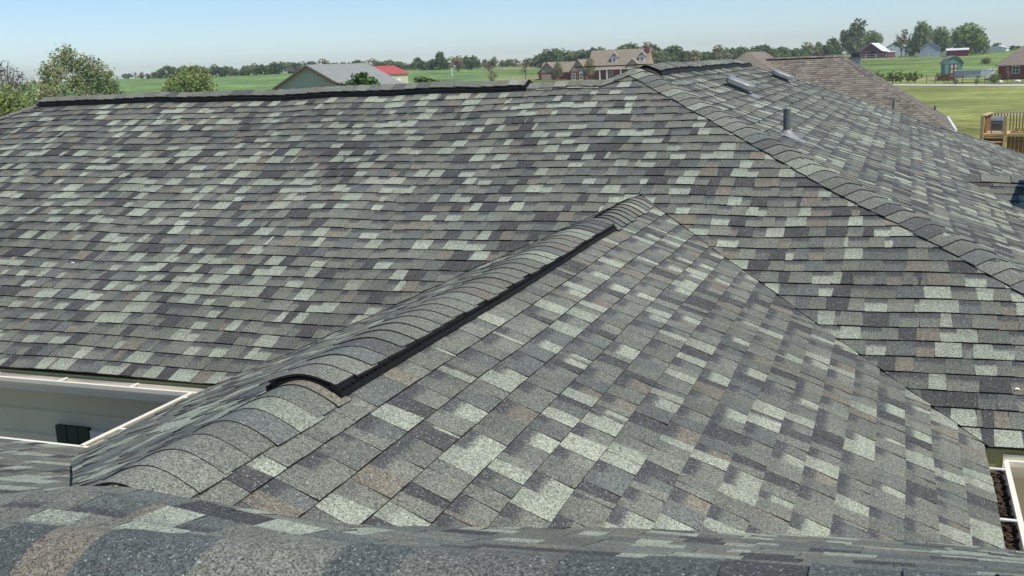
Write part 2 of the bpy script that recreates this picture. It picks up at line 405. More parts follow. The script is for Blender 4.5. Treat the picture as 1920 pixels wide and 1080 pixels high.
# far ridge: vent and caps, then the bare caps up to the hip apex
da, db = dsl(0, -1), dsl(0, 1)
mb = MB()
cap_run(mb, (XL, YRL, ZRL), (-3.5, YRL, ZRL), db, da, lift=.052, seed=7, pal=CAPPAL, expo=.14)
cap_run(mb, (-3.5, YRL, ZRL), (XR - .25, YRL, ZRL), db, da, lift=.012, seed=8, pal=CAPPAL, expo=.14)
cap_run(mb, (XR - .27, YP1 - .27, ZR - .27 * P0), (XR, YP1, ZR), dsl(-1, 0), dsl(0, -1), lift=.016, seed=9, pal=CAPPAL, expo=.14)
cap_run(mb, (XR, YP1, ZR), (XR, YP1 + .4, ZR), dsl(-1, 0), dsl(1, 0), lift=.016, seed=19, pal=CAPPAL, expo=.14)
mb.build('ridge_cap', SHM, house)
ridge_vent((XL, YRL, ZRL + .012), (-3.48, YRL, ZRL + .012), db, da, wid=.175, comb=False)
# ridge of the right wing
mb = MB(); wl_, wr_ = dsl(-1, 0), dsl(1, 0)
cap_run(mb, (XR, YP2, ZR), (XR, YP1 + .35, ZR), wr_, wl_, lift=.052, seed=10, pal=CAPPAL, expo=.14)
mb.build('ridge_cap', SHM, house)
ridge_vent((XR, YP1 + .33, ZR + .012), (XR, YP2 + .03, ZR + .012), wl_, wr_, wid=.18, comb=False)
# hips
def hip(Ptop, dx, dy, ln, seed, p=P0, wid=.155, pal=CAPPAL):
    B = V(Ptop); A = B + V(dx, dy, -p) * ln; m = MB()
    n1, n2 = V(dx * p, 0, 1), V(0, dy * p, 1)
    d = (B - A).normalized(); upv = (n1 + n2).normalized()
    s1 = d.cross(n1).normalized(); s2 = d.cross(n2).normalized()
    # down-slope directions across the hip on each face
    if s1.z > 0: s1 = -s1
    if s2.z > 0: s2 = -s2
    if s1.dot(s2) > 0: s2 = -s2
    cap_run(m, A, B, s1, s2, lift=.010, seed=seed, pal=pal, expo=.14, wid=wid, up=V(0, 0, 1))
    return m.build('hip_cap', SHM, house)
hip((XR, YP1, ZR), 1, -1, 4.64, 21)
hip((XR, YP2, ZR), 1, 1, 4.64, 22)
hip((XL, YRL, ZRL), -1, -1, 4.38, 23)
# near ridge
mb = MB()
NEARPAL = [((0.287, 0.312, 0.243), 14), ((0.168, 0.175, 0.140), 22), ((0.123, 0.129, 0.111), 20), ((0.085, 0.097, 0.090), 26), ((0.059, 0.061, 0.058), 14), ((0.180, 0.163, 0.122), 12)]
cap_run(mb, (-7.4, YN - NB, crestz(-7.4)), (3.4, YN - NB, crestz(3.4)), dsl(0, -1, .41), dsl(0, 1, .41), lift=.046, press=.7, thick=.0045, seed=24, pal=NEARPAL, expo=.14, wid=.175, r=.09, amp=.55)
mb.build('ridge_cap', SHM, house)
mb = MB()
cap_run(mb, (.5, WY, WZ), (6, WY, WZ), dsl(0, 1), dsl(0, -1), lift=.012, seed=25, pal=CAPPAL, expo=.28)
mb.build('ridge_cap', SHM, house)

# ---- roof fittings on the right face
def rpt(x, y, h=0): return V(x, y, EZ + P0 * (2.18 - x)) + NR * h
def rframe(x, y):   # local frame on the right face: X down-slope, Y along eave, Z normal
    dn_ = V(1, 0, -P0).normalized(); ay = V(0, 1, 0); o = rpt(x, y)
    return Matrix(((dn_.x, ay.x, NR.x, o.x), (dn_.y, ay.y, NR.y, o.y), (dn_.z, ay.z, NR.z, o.z), (0, 0, 0, 1)))
def box_vent(x, y):
    M = rframe(x, y); h = MB()
    hw, hl = .19, .16
    loops = []
    for (z, ins) in ((.05, 0), (.06, -.004), (.10, 0), (.113, .012), (.117, .03)):
        loop = []
        for k in range(24):
            a = 2 * math.pi * (k + .5) / 24; cx, sy = math.cos(a), math.sin(a)
            e = 5.; rr_ = (abs(cx) ** e + abs(sy) ** e) ** (-1 / e)
            loop.append(M @ V(cx * rr_ * (hl - ins), sy * rr_ * (hw - ins), z))
        loops.append(loop)
    h.loft(loops, 0); hood = h.build('roof_vent', DULL, house, smooth=False)
    f = MB(); f.box((-.12, -.19, .006), (.25, .19, .012), 0, M=M); f.build('flashing', FLASH, hood)
    nk = MB(); nk.box((-.13, -.15, .008), (.10, .15, .06), 0, M=M); nk.build('vent_neck', PIPE, hood)
    return hood
box_vent(-1.77, 12.22); box_vent(-1.77, 16.6)
base = rpt(-.97, 9.66)
mb = MB(); mb.tube([base - V(0, 0, .1), base + V(0, 0, .235)], [.033, .033], 16); top = base + V(0, 0, .235)
mb.tube([top + V(0, 0, -.01), top + V(0, 0, .004)], [.035, .035], 16)
vp = mb.build('vent_pipe', PIPE, house, smooth=False)
mb = MB(); mb.tube([base + V(0, 0, -.03), base + V(0, 0, .03), base + V(0, 0, .055)], [.12, .055, .036], 18); M = rframe(-.97, 9.66)
mb.box((-.05, -.13, .006), (.17, .13, .012), M=M); mb.box((.235, -.05, .012), (.33, .06, .017), M=M); mb.build('flashing', FLASH, vp)

# ---- eaves: fascia, soffit, gutters with straps
def fascia(A, B, out):
    o = V(out); A = V(A); B = V(B); mb = MB()
    sweep(mb, [(-.03, -.012), (-.03, -.138), (0, -.138), (0, -.012)], A, B, o)
    mb.build('fascia', OLIVE, house)
    mb = MB(); sweep(mb, [(-.40, -.122), (-.40, -.134), (-.031, -.134), (-.031, -.122)], A, B, o); mb.build('soffit', CREAM, house)
def gutter(A, B, out, straps=True, offs=.006, wid=.115, drop=-.030):
    o = V(out); A = V(A); B = V(B); mb = MB(); t = .004; z0, z1 = drop, drop - .095
    prof = [(offs, z0 - .005), (offs, z1), (offs + wid * .72, z1), (offs + wid * .82, z1 + .035), (offs + wid, z0 - .028), (offs + wid, z0), (offs + wid - .024, z0), (offs + wid - .024, z0 - .006),
            (offs + wid - t, z0 - .006), (offs + wid - t, z0 - .026), (offs + wid * .82 - t, z1 + .036), (offs + wid * .72 - t, z1 + t), (offs + t, z1 + t), (offs + t, z0 - .005)]
    sweep(mb, prof, A, B, o); gu = mb.build('gutter', CREAMG, house)
    L = (B - A).length; d = (B - A).normalized(); s = .3
    while s < L:
        P = A + d * s; m2 = MB(); m2.bar(P + o * 0.0 + V(0, 0, z0 - .004), P + o * (offs + wid - .008) + V(0, 0, z0 - .004), .018, .006); s += .62
        if straps and (-8 < P.x < 2): m2.build('gutter_strap', WHITE, gu)
    return gu
CREAMG = mat('gutter_paint', (.86, .80, .66), .4, var=.05, scale=5, spec=.5)
fascia((-13.9, YA + .015, EZ), (GL_X + .2, YA + .015, EZ), (0, -1, 0)); gutter((-13.9, YA + .015, EZ), (GL_X - .09, YA + .015, EZ), (0, -1, 0))
fascia((GR_X - .2, YA + .015, EZ), (2.16, YA + .015, EZ), (0, -1, 0)); gutter((GR_X + .09, YA + .015, EZ), (2.16, YA + .015, EZ), (0, -1, 0))
fascia((GL_X + .015, YN + .02, EZ), (GL_X + .015, YA, EZ), (-1, 0, 0)); gutter((GL_X + .015, YN + .09, EZ), (GL_X + .015, YA - .105, EZ), (-1, 0, 0), wid=.15, drop=-.02)
fascia((GR_X - .015, YN + .02, EZ), (GR_X - .015, YA, EZ), (1, 0, 0)); gutter((GR_X - .015, YN + .09, EZ), (GR_X - .015, YA - .105, EZ), (1, 0, 0))
fascia((-7.4, YN - .015, EZ), (GL_X, YN - .015, EZ), (0, 1, 0)); gutter((-7.4, YN - .015, EZ), (GL_X - .09, YN - .015, EZ), (0, 1, 0))
fascia((GR_X, YN - .015, EZ), (3.4, YN - .015, EZ), (0, 1, 0)); gutter((GR_X + .09, YN - .015, EZ), (3.4, YN - .015, EZ), (0, 1, 0))
# ---- walls
YW = YA + .42
mb = MB()
mb.box((-13.5, YW, -4.85), (1.78, YW + .15, EZ - .134)); mb.box((1.60, YW + .152, -4.85), (1.78, YP2 + 4.2, EZ - .134))
mb.box((-13.5, YW + .152, -4.85), (-13.3, 14, EZ - .134))
mb.box((GL_X + .42, YN - .3, -4.85), (GL_X + .57, YW - .002, EZ - .134)); mb.box((GR_X - .57, YN - .3, -4.85), (GR_X - .42, YW - .002, EZ - .134))
mb.box((-7.3, YN - .56, -4.85), (GL_X + .418, YN - .41, EZ - .134)); mb.box((GR_X - .418, YN - .56, -4.85), (3.3, YN - .41, EZ - .134))
mb.box((-7.3, -.7, -4.85), (-7.15, YN - .562, EZ - .134)); mb.box((3.15, -.7, -4.85), (3.3, YN - .562, EZ - .134)); mb.box((-7.148, -.7, -4.85), (3.148, -.55, EZ - .134))
for z in np.arange(-4.7, EZ - .2, .2):      # lap edges of the siding
    mb.box((-13.5, YW - .008, z), (GL_X + .42, YW - .001, z + .012))
mb.build('wall', SIDING, house)
# window with shutters under the far eave, seen through the gap between the gutters
wx0, wz1 = -5.76, -2.605
mb = MB(); fr = .06
mb.box((wx0, YW - .04, wz1 - 1.2), (wx0 + fr, YW - .002, wz1)); mb.box((wx0 + .94, YW - .04, wz1 - 1.2), (wx0 + 1, YW - .002, wz1))
mb.box((wx0 + fr, YW - .04, wz1 - fr), (wx0 + .94, YW - .002, wz1)); mb.box((wx0 + fr, YW - .04, wz1 - 1.2), (wx0 + .94, YW - .002, wz1 - 1.2 + fr)); mb.box((wx0 + fr, YW - .03, wz1 - .62), (wx0 + .94, YW - .002, wz1 - .58))
wf = mb.build('window', WHITE, house)
mb = MB(); mb.box((wx0 + fr, YW - .018, wz1 - 1.14), (wx0 + .94, YW - .006, wz1 - fr)); mb.build('pane', GLASS, wf)
for x0 in (wx0 - .335, wx0 + 1.02):
    mb = MB()
    for k in range(3): mb.box((x0 + k * .108, YW - .035, wz1 - 1.2), (x0 + k * .108 + .1, YW - .003, wz1 + .015))
    mb.box((x0, YW - .02, wz1 - .9), (x0 + .316, YW - .0035, wz1 - .82)); mb.build('shutter', GREENP, house)
# unseen brick chimney added right of the frame to shade the cross wing
mb = MB(); mb.box((1.42, WY - .80, WZ - 1), (2.2, WY - .22, -1.02)); mb.box((1.37, WY - .85, -1.02), (2.25, WY - .17, -.95)); mb.build('chimney', BRICK, house)
# leaf litter lying in the right-hand gutter
mb = MB(); rng = random.Random(31)
for i in range(1100):
    y = rng.uniform(YN + .1, YA - .12); x = GR_X + rng.uniform(-.002, .085); z = EZ - .115 + rng.uniform(0, .06) * (1 - abs(x - GR_X - .03) * 8)
    a = rng.uniform(0, 6.28); s = rng.uniform(.006, .018); tl = rng.uniform(-.5, .5)
    mb.face([(x + s * math.cos(a + k), y + s * math.sin(a + k), z + tl * s * math.cos(k)) for k in (0, 1.2, 3.1, 4.4)], 0)
tag(mb.build('leaf_litter', LITTER, None), 'brown leaf litter lying in the gutter right of the gable', 'leaf litter', kind='stuff')
# white scraps lying on the shingles
for (P_, n_, nm) in ((posG(2.9, 1.05, .012), NG, 'small curled white scrap lying low on the right slope of the gable'), (posA(-6.55, 1.25, .014), NA, 'white scrap caught on a shingle edge low on the far slope'), (posA(.62, .42, .012), NA, 'tiny white scrap near the lower right corner of the far slope')):
    mb = MB(); x_ = V(1, .3, 0).normalized(); y_ = n_.cross(x_)
    mb.loft([[P_ + x_ * (i * .006) + y_ * (j * .007 + .003 * math.sin(i)) + n_ * (.002 + .004 * math.sin(i * .9) + e) for j, e in ((0, 0), (1, .004), (1, .007), (0, .003))] for i in range(5)])
    tag(mb.build('scrap', WHITE, None), nm, 'scrap')
#@@BACK
# ================================================================== ground, road
RP = [0, 40, 120, 200, 260, 350, 450, 600, 1200, 6000]
ZL = [-4.8, -5.1, -4.8, -3.7, -2.3, -.1, .6, .9, 1.0, 1.0]
ZC = [-4.8, -5.3, -5.0, -4.7, -4.1, -1.9, -.3, .3, .6, .6]
ZRt = [-4.8, -5.5, -5.6, -5.55, -5.0, -3.6, -2.3, -1.6, -1.2, -1.2]
def gz(x, y):
    D = math.hypot(x, y); px = colx(x, y)
    l, c, r = (float(np.interp(D, RP, q)) for q in (ZL, ZC, ZRt))
    return float(np.interp(px, [600, 1150, 1500], [l, c, r])) + noise.noise(V(x * .02, y * .02, 0)) * min(.25, D * .002)
def at(px, D):
    h = gp(px, D); return V(h[0], h[1], gz(h[0], h[1]))
def ang(px):           # rotation that turns local +Y away from the eye along column px
    h = gp(px, 1); return math.atan2(-h[0], h[1])
def ss(a, b, x): t = max(0, min(1, (x - a) / (b - a))); return t * t * (3 - 2 * t)
mb = MB(); rad = [0.5] + [6 * 1.11 ** i for i in range(54)]; na = 150
azs = [-math.pi + 2 * math.pi * i / na for i in range(na)]
fwd = math.atan2(fw[0], fw[1])
azs = sorted(set([round(-math.pi + 2 * math.pi * i / 60, 4) for i in range(60)] + [round(fwd - .62 + 1.24 * i / 200, 4) for i in range(201)]))
vs = []; cs = []
for r in rad:
    for a in azs:
        x, y = r * math.sin(a), r * math.cos(a); vs.append((x, y, gz(x, y)))
na = len(azs); fs = [(i * na + k, i * na + (k + 1) % na, (i + 1) * na + (k + 1) % na, (i + 1) * na + k) for i in range(len(rad) - 1) for k in range(na)]
def gcol(x, y):
    D = math.hypot(x, y); px = colx(x, y); n1 = noise.noise(V(x * .03, y * .03, 3)); n2 = noise.noise(V(x * .008, y * .02, 9))
    crop = np.array((.155, .245, .080)); lawn = np.array((.225, .252, .075)); dry = np.array((.33, .28, .14)); meadow = np.array((.15, .215, .06)); far = np.array((.12, .15, .075))
    c = lawn.copy()
    lf = 1 - ss(860, 1000, px)
    lawn2 = lawn * (1 + .25 * n1) + np.array((.05, .012, 0)) * max(0, n2 + .1)
    rightc = lawn2 if D < 205 else meadow * (1 + .35 * n1) + (dry - meadow) * ss(.0, .5, n2) * .6
    rightc = rightc + (dry - rightc) * (.5 * ss(200, 215, D) * (1 - ss(225, 245, D)))
    mid = meadow + (dry - meadow) * ss(-.1, .35, noise.noise(V(x * .004, y * .03, 5)) + .2 * n1) if D < 430 else far
    leftc = crop * (1 + .12 * n1)
    if D < 150: leftc = leftc + (dry * .7 - leftc) * ss(-.1, .4, n1)
    c = leftc * lf + (1 - lf) * (mid + (rightc - mid) * ss(1250, 1450, px))
    return tuple(c) + (1,)
mb.idx(vs, fs); mb.c = []
for f in fs:
    cx = sum(vs[i][0] for i in f) / 4; cy = sum(vs[i][1] for i in f) / 4; mb.c.append(gcol(cx, cy))
GRASS = mat('grass', (1, 1, 1), .95, var=.3, scale=.55, vcol=True, big=.36, bump=.5, bscale=3, spec=.1)
tag(mb.build('ground', GRASS, smooth=True), kind='structure')
mb = MB(); pl = []; pr = []
for i in range(61):
    px = 1350 + i * 14; D = 5.55 * FPX / (157 - (161 - .04 * px)) / math.cos(math.atan((px - 960) / 2016.))
    for D2, lst in ((D - 3.6, pl), (D + 3.6, pr)): lst.append(at(px, D2) + V(0, 0, .06))
for i in range(60): mb.face([pl[i], pl[i + 1], pr[i + 1], pr[i]], 0)
tag(mb.build('road', mat('pale_concrete', (.52, .49, .43), .9, var=.1, scale=.5)), kind='structure')

# unseen pale slabs added between the wings to bounce light onto the walls
for x0, x1 in ((-12, GL_X + .4), (GR_X - .4, 7)):
    m_ = MB(); m_.box((x0, YN - .4, -4.9), (x1, YW - .01, -4.62)); tag(m_.build('bounce_slab', mat('bounce_concrete', (.55, .51, .43), .9, var=.12, scale=2)), kind='structure')
# ================================================================== trees
LEAF = mat('foliage', (1, 1, 1), .7, var=.25, scale=1.2, vcol=True, spec=.2)
b_ = LEAF.node_tree.nodes['Principled BSDF']
tl = LEAF.node_tree.nodes.new('ShaderNodeBsdfTranslucent'); mxs = LEAF.node_tree.nodes.new('ShaderNodeMixShader'); mxs.inputs[0].default_value = .3
LEAF.node_tree.links.new(b_.inputs['Base Color'].links[0].from_socket, tl.inputs[0])
LEAF.node_tree.links.new(b_.outputs[0], mxs.inputs[1]); LEAF.node_tree.links.new(tl.outputs[0], mxs.inputs[2])
LEAF.node_tree.links.new(mxs.outputs[0], LEAF.node_tree.nodes['Material Output'].inputs[0])
BARK = mat('bark', (.11, .085, .065), .95, var=.3, scale=3)
GREYB = mat('grey_bark', (.19, .165, .14), .95, var=.3, scale=3)
def rdir(rng):
    z = rng.uniform(-1, 1); a = rng.uniform(0, 6.283); q = math.sqrt(1 - z * z); return V(q * math.cos(a), q * math.sin(a), z)
def tree_proto(seed, lobes, leaves, lsize, cols, trunk_h=.22, trunk_r=.022, twig=0, bark=BARK, shell=.45, cat='tree', tuft=.25, name='tree'):
    """unit-height tree; lobes = list of (x, y, z, rx, rz); leaf cards gather in tufts spread through the lobes"""
    rng = random.Random(seed); root = empty(name, (0, 0, 0)); t = MB()
    t.tube([(0, 0, -.03), (.006, 0, trunk_h * .5), (0, .004, trunk_h)], [trunk_r * 1.25, trunk_r, trunk_r * .8], 7)
    for (x, y, z, rx, rz) in lobes:
        m = V(x * .45 + rng.uniform(-.03, .03), y * .45, trunk_h + (z - trunk_h) * .45)
        t.tube([(0, 0, trunk_h * rng.uniform(.5, .95)), m, (x, y, z)], [trunk_r * .62, trunk_r * .4, trunk_r * .14], 5)
        for k in range(3 + twig):
            d = rdir(rng); e = V(x, y, z) + V(d.x * rx, d.y * rx, abs(d.z) * rz) * rng.uniform(.8, 1.12)
            q = m.lerp(V(x, y, z), rng.uniform(.3, 1)); mid = q.lerp(e, .5) + rdir(rng) * .02
            t.tube([q, mid, e], [trunk_r * .2, trunk_r * .12, trunk_r * .04], 4, cap=False)
            if twig > 3:
                for j in range(3):
                    f = mid.lerp(e, rng.random()); t.tube([f, f + V(rdir(rng)) * .035 + V(0, 0, .035)], [trunk_r * .07, trunk_r * .02], 3, cap=False)
    t.build('trunk', bark, root)
    c = MB(); tot = sum(l[3] ** 2 * l[4] for l in lobes) or 1
    for (x, y, z, rx, rz) in lobes:
        n = int(1.7 * leaves * rx ** 2 * rz / tot); nt_ = max(3, n // 14)
        for k in range(nt_):
            d = rdir(rng); r = (shell + (1 - shell) * rng.random() ** .5) * rng.uniform(.85, 1.12)
            P = V(x + d.x * rx * r, y + d.y * rx * r, z + d.z * rz * r)
            base = rng.choice(cols); kk = rng.uniform(.72, 1.3)
            for j in range(14):
                Q = P + V(rdir(rng)) * tuft * rx * rng.random() ** .6
                if Q.z < .01: continue
                nn = (rdir(rng) + d * .5 + V(0, 0, .35)).normalized(); a = nn.cross(V(0, 0, 1) if abs(nn.z) < .9 else V(1, 0, 0)).normalized(); b = nn.cross(a)
                s = lsize * 1.15 * rng.uniform(.6, 1.35); th = rng.uniform(0, 6.28); u = a * math.cos(th) + b * math.sin(th); v = nn.cross(u)
                k2 = kk * rng.uniform(.8, 1.2)
                c.face([Q - u * s, Q + v * s * .6, Q + u * s, Q - v * s * .55], 0, tuple(min(1, q * k2) for q in base) + (1,))
    if leaves: c.build('crown', LEAF, root)
    return root
def blob(rng, n, R, z0, z1, rx=(.10, .17), flat=1.0):
    out = []
    for i in range(n):
        a = rng.uniform(0, 6.283); h = rng.random(); q = R * math.sqrt(rng.random()) * (1 - .55 * abs(2 * h - .75) ** 2)
        r = rng.uniform(*rx); out.append((q * math.cos(a), q * math.sin(a), z0 + (z1 - z0) * h, r, r * flat))
    return out
G1 = [(0.189, 0.264, 0.088), (0.231, 0.306, 0.113), (0.158, 0.224, 0.080)]           # mid green
G2 = [(0.111, 0.175, 0.080), (0.143, 0.206, 0.088)]                               # dark green
G3 = [(0.280, 0.306, 0.129), (0.337, 0.342, 0.162), (0.243, 0.281, 0.120)]           # olive
G4 = [(0.430, 0.360, 0.202), (0.375, 0.312, 0.194), (0.319, 0.297, 0.162)]             # yellowing
RU = [(0.448, 0.234, 0.171), (0.375, 0.264, 0.182), (0.280, 0.249, 0.141)]             # rust
YG = [(0.319, 0.390, 0.088), (0.375, 0.437, 0.113), (0.262, 0.342, 0.080)]               # fresh green
rg = random.Random(77)
def mk(seed, n, R, z0, z1, rx, leaves, ls, cols, **k):
    r = random.Random(seed); return tree_proto(seed, blob(r, n, R, z0, z1, rx), leaves, ls, cols, **k)
HEDGE = [mk(101, 13, .46, .10, .82, (.16, .25), 2300, .030, G1 + G3), mk(102, 12, .5, .10, .78, (.18, .26), 2300, .032, G1 + G2),
         mk(103, 12, .42, .12, .84, (.14, .23), 1800, .028, G3 + G4, twig=2), mk(104, 13, .55, .08, .72, (.18, .28), 2300, .034, G3 + G1),
         mk(105, 9, .38, .2, .86, (.13, .19), 800, .024, G4 + G3, twig=4, bark=GREYB), mk(106, 13, .46, .12, .84, (.17, .25), 2500, .03, G2 + G1)]
used = set()
def plant(proto, px, D, ytop, label, cat='tree', group=None, wide=1.0, name=None, dz=0, rz=None, jit=0):
    """set a copy of proto at column px, distance D, as tall as the sight line to row ytop reaches there"""
    o = proto if proto.name not in used else copy_tree(proto)
    used.add(o.name)
    P = at(px, D); o.location = P + V(0, 0, dz); h = max(.3, (161 - .04 * px - ytop) * K(px, D) - P.z - dz)
    if jit: h *= rg.uniform(1 - jit, 1 + jit)
    o.scale = (h * wide, h * wide, h); o.rotation_euler = (0, 0, rg.uniform(0, 6.28) if rz is None else rz)
    if 'group' in o: del o['group']
    return tag(o, label, cat, group)
# far hedgerows, tree by tree
def row(x0, x1, D0, D1, h0, h1, step, label, group, which=(0, 1, 2, 3, 5)):
    x = x0
    while x < x1:
        f = (x - x0) / (x1 - x0); D = D0 + (D1 - D0) * f + rg.uniform(-18, 18)
        plant(HEDGE[rg.choice(which)], x, D, h0 + (h1 - h0) * f, label, 'tree', group, wide=rg.uniform(1.1, 1.7), jit=.2)
        x += step * .85 * rg.uniform(.7, 1.3)
row(232, 300, 430, 420, 138, 134, 13, 'small rounded tree of the far hedgerow left of the round bush', 'small trees at the left end of the far hedgerow', (0, 1, 2, 4))
row(300, 520, 420, 400, 127, 122, 13, 'bushy tree in the far hedgerow on the field edge left of the grey gabled barn', 'hedgerow trees left of the grey barn')
row(520, 845, 395, 380, 117, 111, 14, 'tree in the far hedgerow on the skyline behind the grey gabled barn and red roof', 'hedgerow trees behind the grey barn', (0, 1, 2, 3, 4, 5))
row(848, 1010, 400, 390, 108, 112, 13, 'olive tree in the hedgerow behind the tan grass left of the dormered house', 'hedgerow trees left of the dormered house', (2, 3, 0, 4))
row(1012, 1225, 380, 380, 93, 86, 15, 'leafy tree in the wood behind the roof of the dormered house', 'trees behind the dormered house', (0, 1, 2, 5, 3))
row(1218, 1290, 380, 380, 90, 93, 13, 'green tree on the skyline right of the brick chimney', 'trees right of the brick chimney', (1, 5, 0))
row(1290, 1570, 390, 420, 92, 82, 13, 'green tree in the wood behind the long brown neighbour roof', 'trees behind the brown neighbour roof', (0, 1, 3, 5, 2))
row(1820, 1960, 560, 560, 88, 84, 14, 'far dark green tree behind the white shed at the right edge', 'far trees at the right edge', (1, 5, 0))
# single trees that stand out
B1 = random.Random(5)
oak = tree_proto(201, [(-.28, 0, .66, .15, .15), (-.08, .1, .82, .16, .13), (.05, -.1, .70, .16, .14), (-.33, .05, .48, .11, .11), (.22, 0, .62, .15, .13), (.36, .1, .46, .13, .12), (-.1, -.15, .55, .14, .12), (.15, .15, .45, .14, .1), (.42, -.05, .34, .1, .1), (-.2, .1, .3, .13, .1), (.1, 0, .25, .16, .1)],
                  4700, .0125, G3 + G3 + G1 + G4[:1], trunk_h=.2, trunk_r=.02, twig=9, bark=GREYB, shell=.3, tuft=.42)
plant(oak, 152, 105, 82, 'large spreading tree with an uneven olive crown rising beyond the left end of the roof', 'tree', wide=1.02, rz=.35 + ang(152))
bare = tree_proto(202, [(-.15, 0, .7, .16, .2), (.12, .05, .75, .15, .18), (.0, -.1, .6, .18, .18), (.2, 0, .5, .14, .14), (-.22, .1, .5, .14, .14)], 260, .012, [(.14, .11, .075), (.10, .09, .05)], trunk_h=.25, twig=13, bark=GREYB, shell=.2, tuft=.4)
plant(bare, 8, 112, 108, 'bare brown leafless tree at the left edge of the photo', 'tree')
plant(bare, 28, 100, 116, 'smaller bare twiggy tree just right of the leftmost bare tree', 'tree')
bush = mk(203, 12, .5, .15, .75, (.2, .3), 3600, .022, G1 + G3 + YG, trunk_h=.1)
plant(bush, 20, 82, 145, 'dense green bush under the bare trees at the left edge', 'bush', wide=.8)
brush = mk(204, 11, .6, .12, .7, (.2, .28), 2800, .020, G4 + G3 + G1, trunk_h=.1, twig=2)
plant(brush, 62, 96, 138, 'olive brushy bush between the leftmost bushes and the large spreading tree', 'bush', wide=.8)
plant(brush, 108, 92, 148, 'low brownish bush in front of the large spreading tree on its left', 'bush', wide=.9)
plant(brush, 168, 92, 160, 'low olive bush at the foot of the large spreading tree', 'bush', wide=.95)
plant(bush, 205, 95, 158, 'low green bush at the right foot of the large spreading tree', 'bush', wide=.8)
plant(bush, -40, 80, 140, 'dense green bush cut by the left edge of the photo', 'bush', wide=.8)
rb = mk(205, 14, .44, .16, .78, (.22, .30), 10000, .019, YG + G1 + G3, trunk_h=.08)
plant(rb, 356, 120, 124, 'round bright green bush standing alone behind the far ridge vent', 'bush', wide=1.15)
plant(HEDGE[5], 826, 372, 98, 'tall dark green tree at the left end of the rust-coloured thicket', 'tree', wide=.9)
rust = mk(206, 8, .42, .2, .8, (.16, .24), 1500, .03, RU, twig=2)
plant(rust, 858, 340, 108, 'rust-brown tree with thinning leaves beside the tall dark tree', 'tree', wide=.9)
plant(rust, 915, 345, 120, 'brownish bush in the tan grass right of the rust-brown tree', 'bush', wide=1.2)
plant(HEDGE[1], 884, 360, 102, 'green tree right behind the rust-brown tree', 'tree')
thin = tree_proto(207, [(-.12, 0, .62, .17, .26), (.12, .05, .66, .16, .24), (0, -.08, .8, .13, .16), (0, .1, .45, .2, .18)], 420, .016, G4 + RU, trunk_h=.3, twig=10, bark=BARK, shell=.25, tuft=.4)
plant(thin, 922, 175, 122, 'thin bare-twigged young tree standing in front of the tan grass', 'tree', wide=.7)
plant(thin, 985, 235, 106, 'sparse yellowing tree just left of the dormered house', 'tree', wide=.75)
egg = tree_proto(208, [(0, 0, .6, .24, .32), (-.12, .05, .45, .17, .22), (.12, -.05, .48, .17, .22), (0, .05, .8, .14, .16), (.06, .1, .62, .2, .26)], 2400, .017, G4 + G3, trunk_h=.2, twig=4, bark=GREYB, shell=.5, tuft=.4)
plant(egg, 1045, 238, 114, 'egg-shaped yellow-green tree in front of the garage end of the dormered house', 'tree', wide=.95)
plant(egg, 1107, 236, 107, 'larger egg-shaped tree in front of the middle gable of the dormered house', 'tree', wide=.85)
# young pines behind the far ridge
PN = [(.10, .165, .045), (.12, .19, .05), (.085, .145, .04)]
py = tree_proto(301, [(0, 0, .86, .07, .12), (.03, 0, .68, .11, .14), (-.08, .03, .56, .10, .14), (.12, -.03, .5, .10, .15), (-.16, 0, .38, .11, .14), (.18, .05, .33, .11, .14), (0, -.12, .42, .12, .15), (.02, .14, .36, .13, .15), (-.05, -.1, .2, .2, .12), (.1, .08, .18, .2, .12)], 11000, .017, PN, trunk_h=.15, twig=2, shell=.3, tuft=.6, name='young_pine')
plant(py, 676, 44, 127, 'tallest bright green young pine, in front of the grey barn roof', 'pine tree', wide=1.05)
plant(py, 655, 46, 141, 'shorter young pine touching the left side of the tallest young pine', 'pine tree', wide=1.05)
plant(py, 692, 47, 136, 'young pine touching the right side of the tallest young pine', 'pine tree', wide=1.05)
for px, h, nm in ((790, 138, 'broad clump of young pine just right of the red-roofed building'), (812, 143, 'small young pine behind the ridge right of the broad pine clump'), (835, 146, 'tiny young pine top between the broad pine clump and the tan grass'), (850, 148, 'tiny pine top, second from the right end of the pine row'), (868, 147, 'tiny pine top at the right end of the pine row')):
    plant(py, px, 60, h, nm, 'pine tree', wide=1.5 if px == 790 else 1.1)
# farmstead trees on the right skyline
big = tree_proto(209, [(-.08, 0, .34, .24, .2), (-.16, .05, .5, .2, .16), (.1, 0, .45, .2, .2), (.02, .05, .62, .2, .16), (.08, 0, .78, .17, .12), (.2, -.03, .86, .1, .08), (-.2, 0, .62, .12, .08), (0, -.1, .3, .26, .18), (.28, .0, .80, .07, .06), (.2, 0, .58, .12, .12)], 5600, .019, G1 + G3 + G2, trunk_h=.15, shell=.55)
plant(big, 1600, 440, 33, 'tallest tree on the right skyline with a ragged top, left of the red barn', 'tree', wide=.9, rz=ang(1600))
rnd = mk(210, 14, .40, .2, .8, (.2, .28), 5600, .021, G1 + G2 + YG, trunk_h=.1)
plant(rnd, 1634, 455, 60, 'round dense green tree directly behind the red barn', 'tree', wide=.95)
spa = tree_proto(211, [(.1, 0, .8, .14, .14), (-.1, 0, .5, .2, .16), (.05, .08, .6, .16, .16), (-.16, 0, .7, .1, .1), (.16, 0, .52, .12, .12)], 1100, .02, G1 + G3, trunk_h=.3, twig=7, shell=.3)
plant(spa, 1690, 420, 54, 'open thin tree with a dark trunk in front of the white barn', 'tree', wide=.9, rz=ang(1690))
plant(rnd, 1726, 432, 44, 'tall dark full tree left of the grey gabled shed', 'tree', wide=.72)
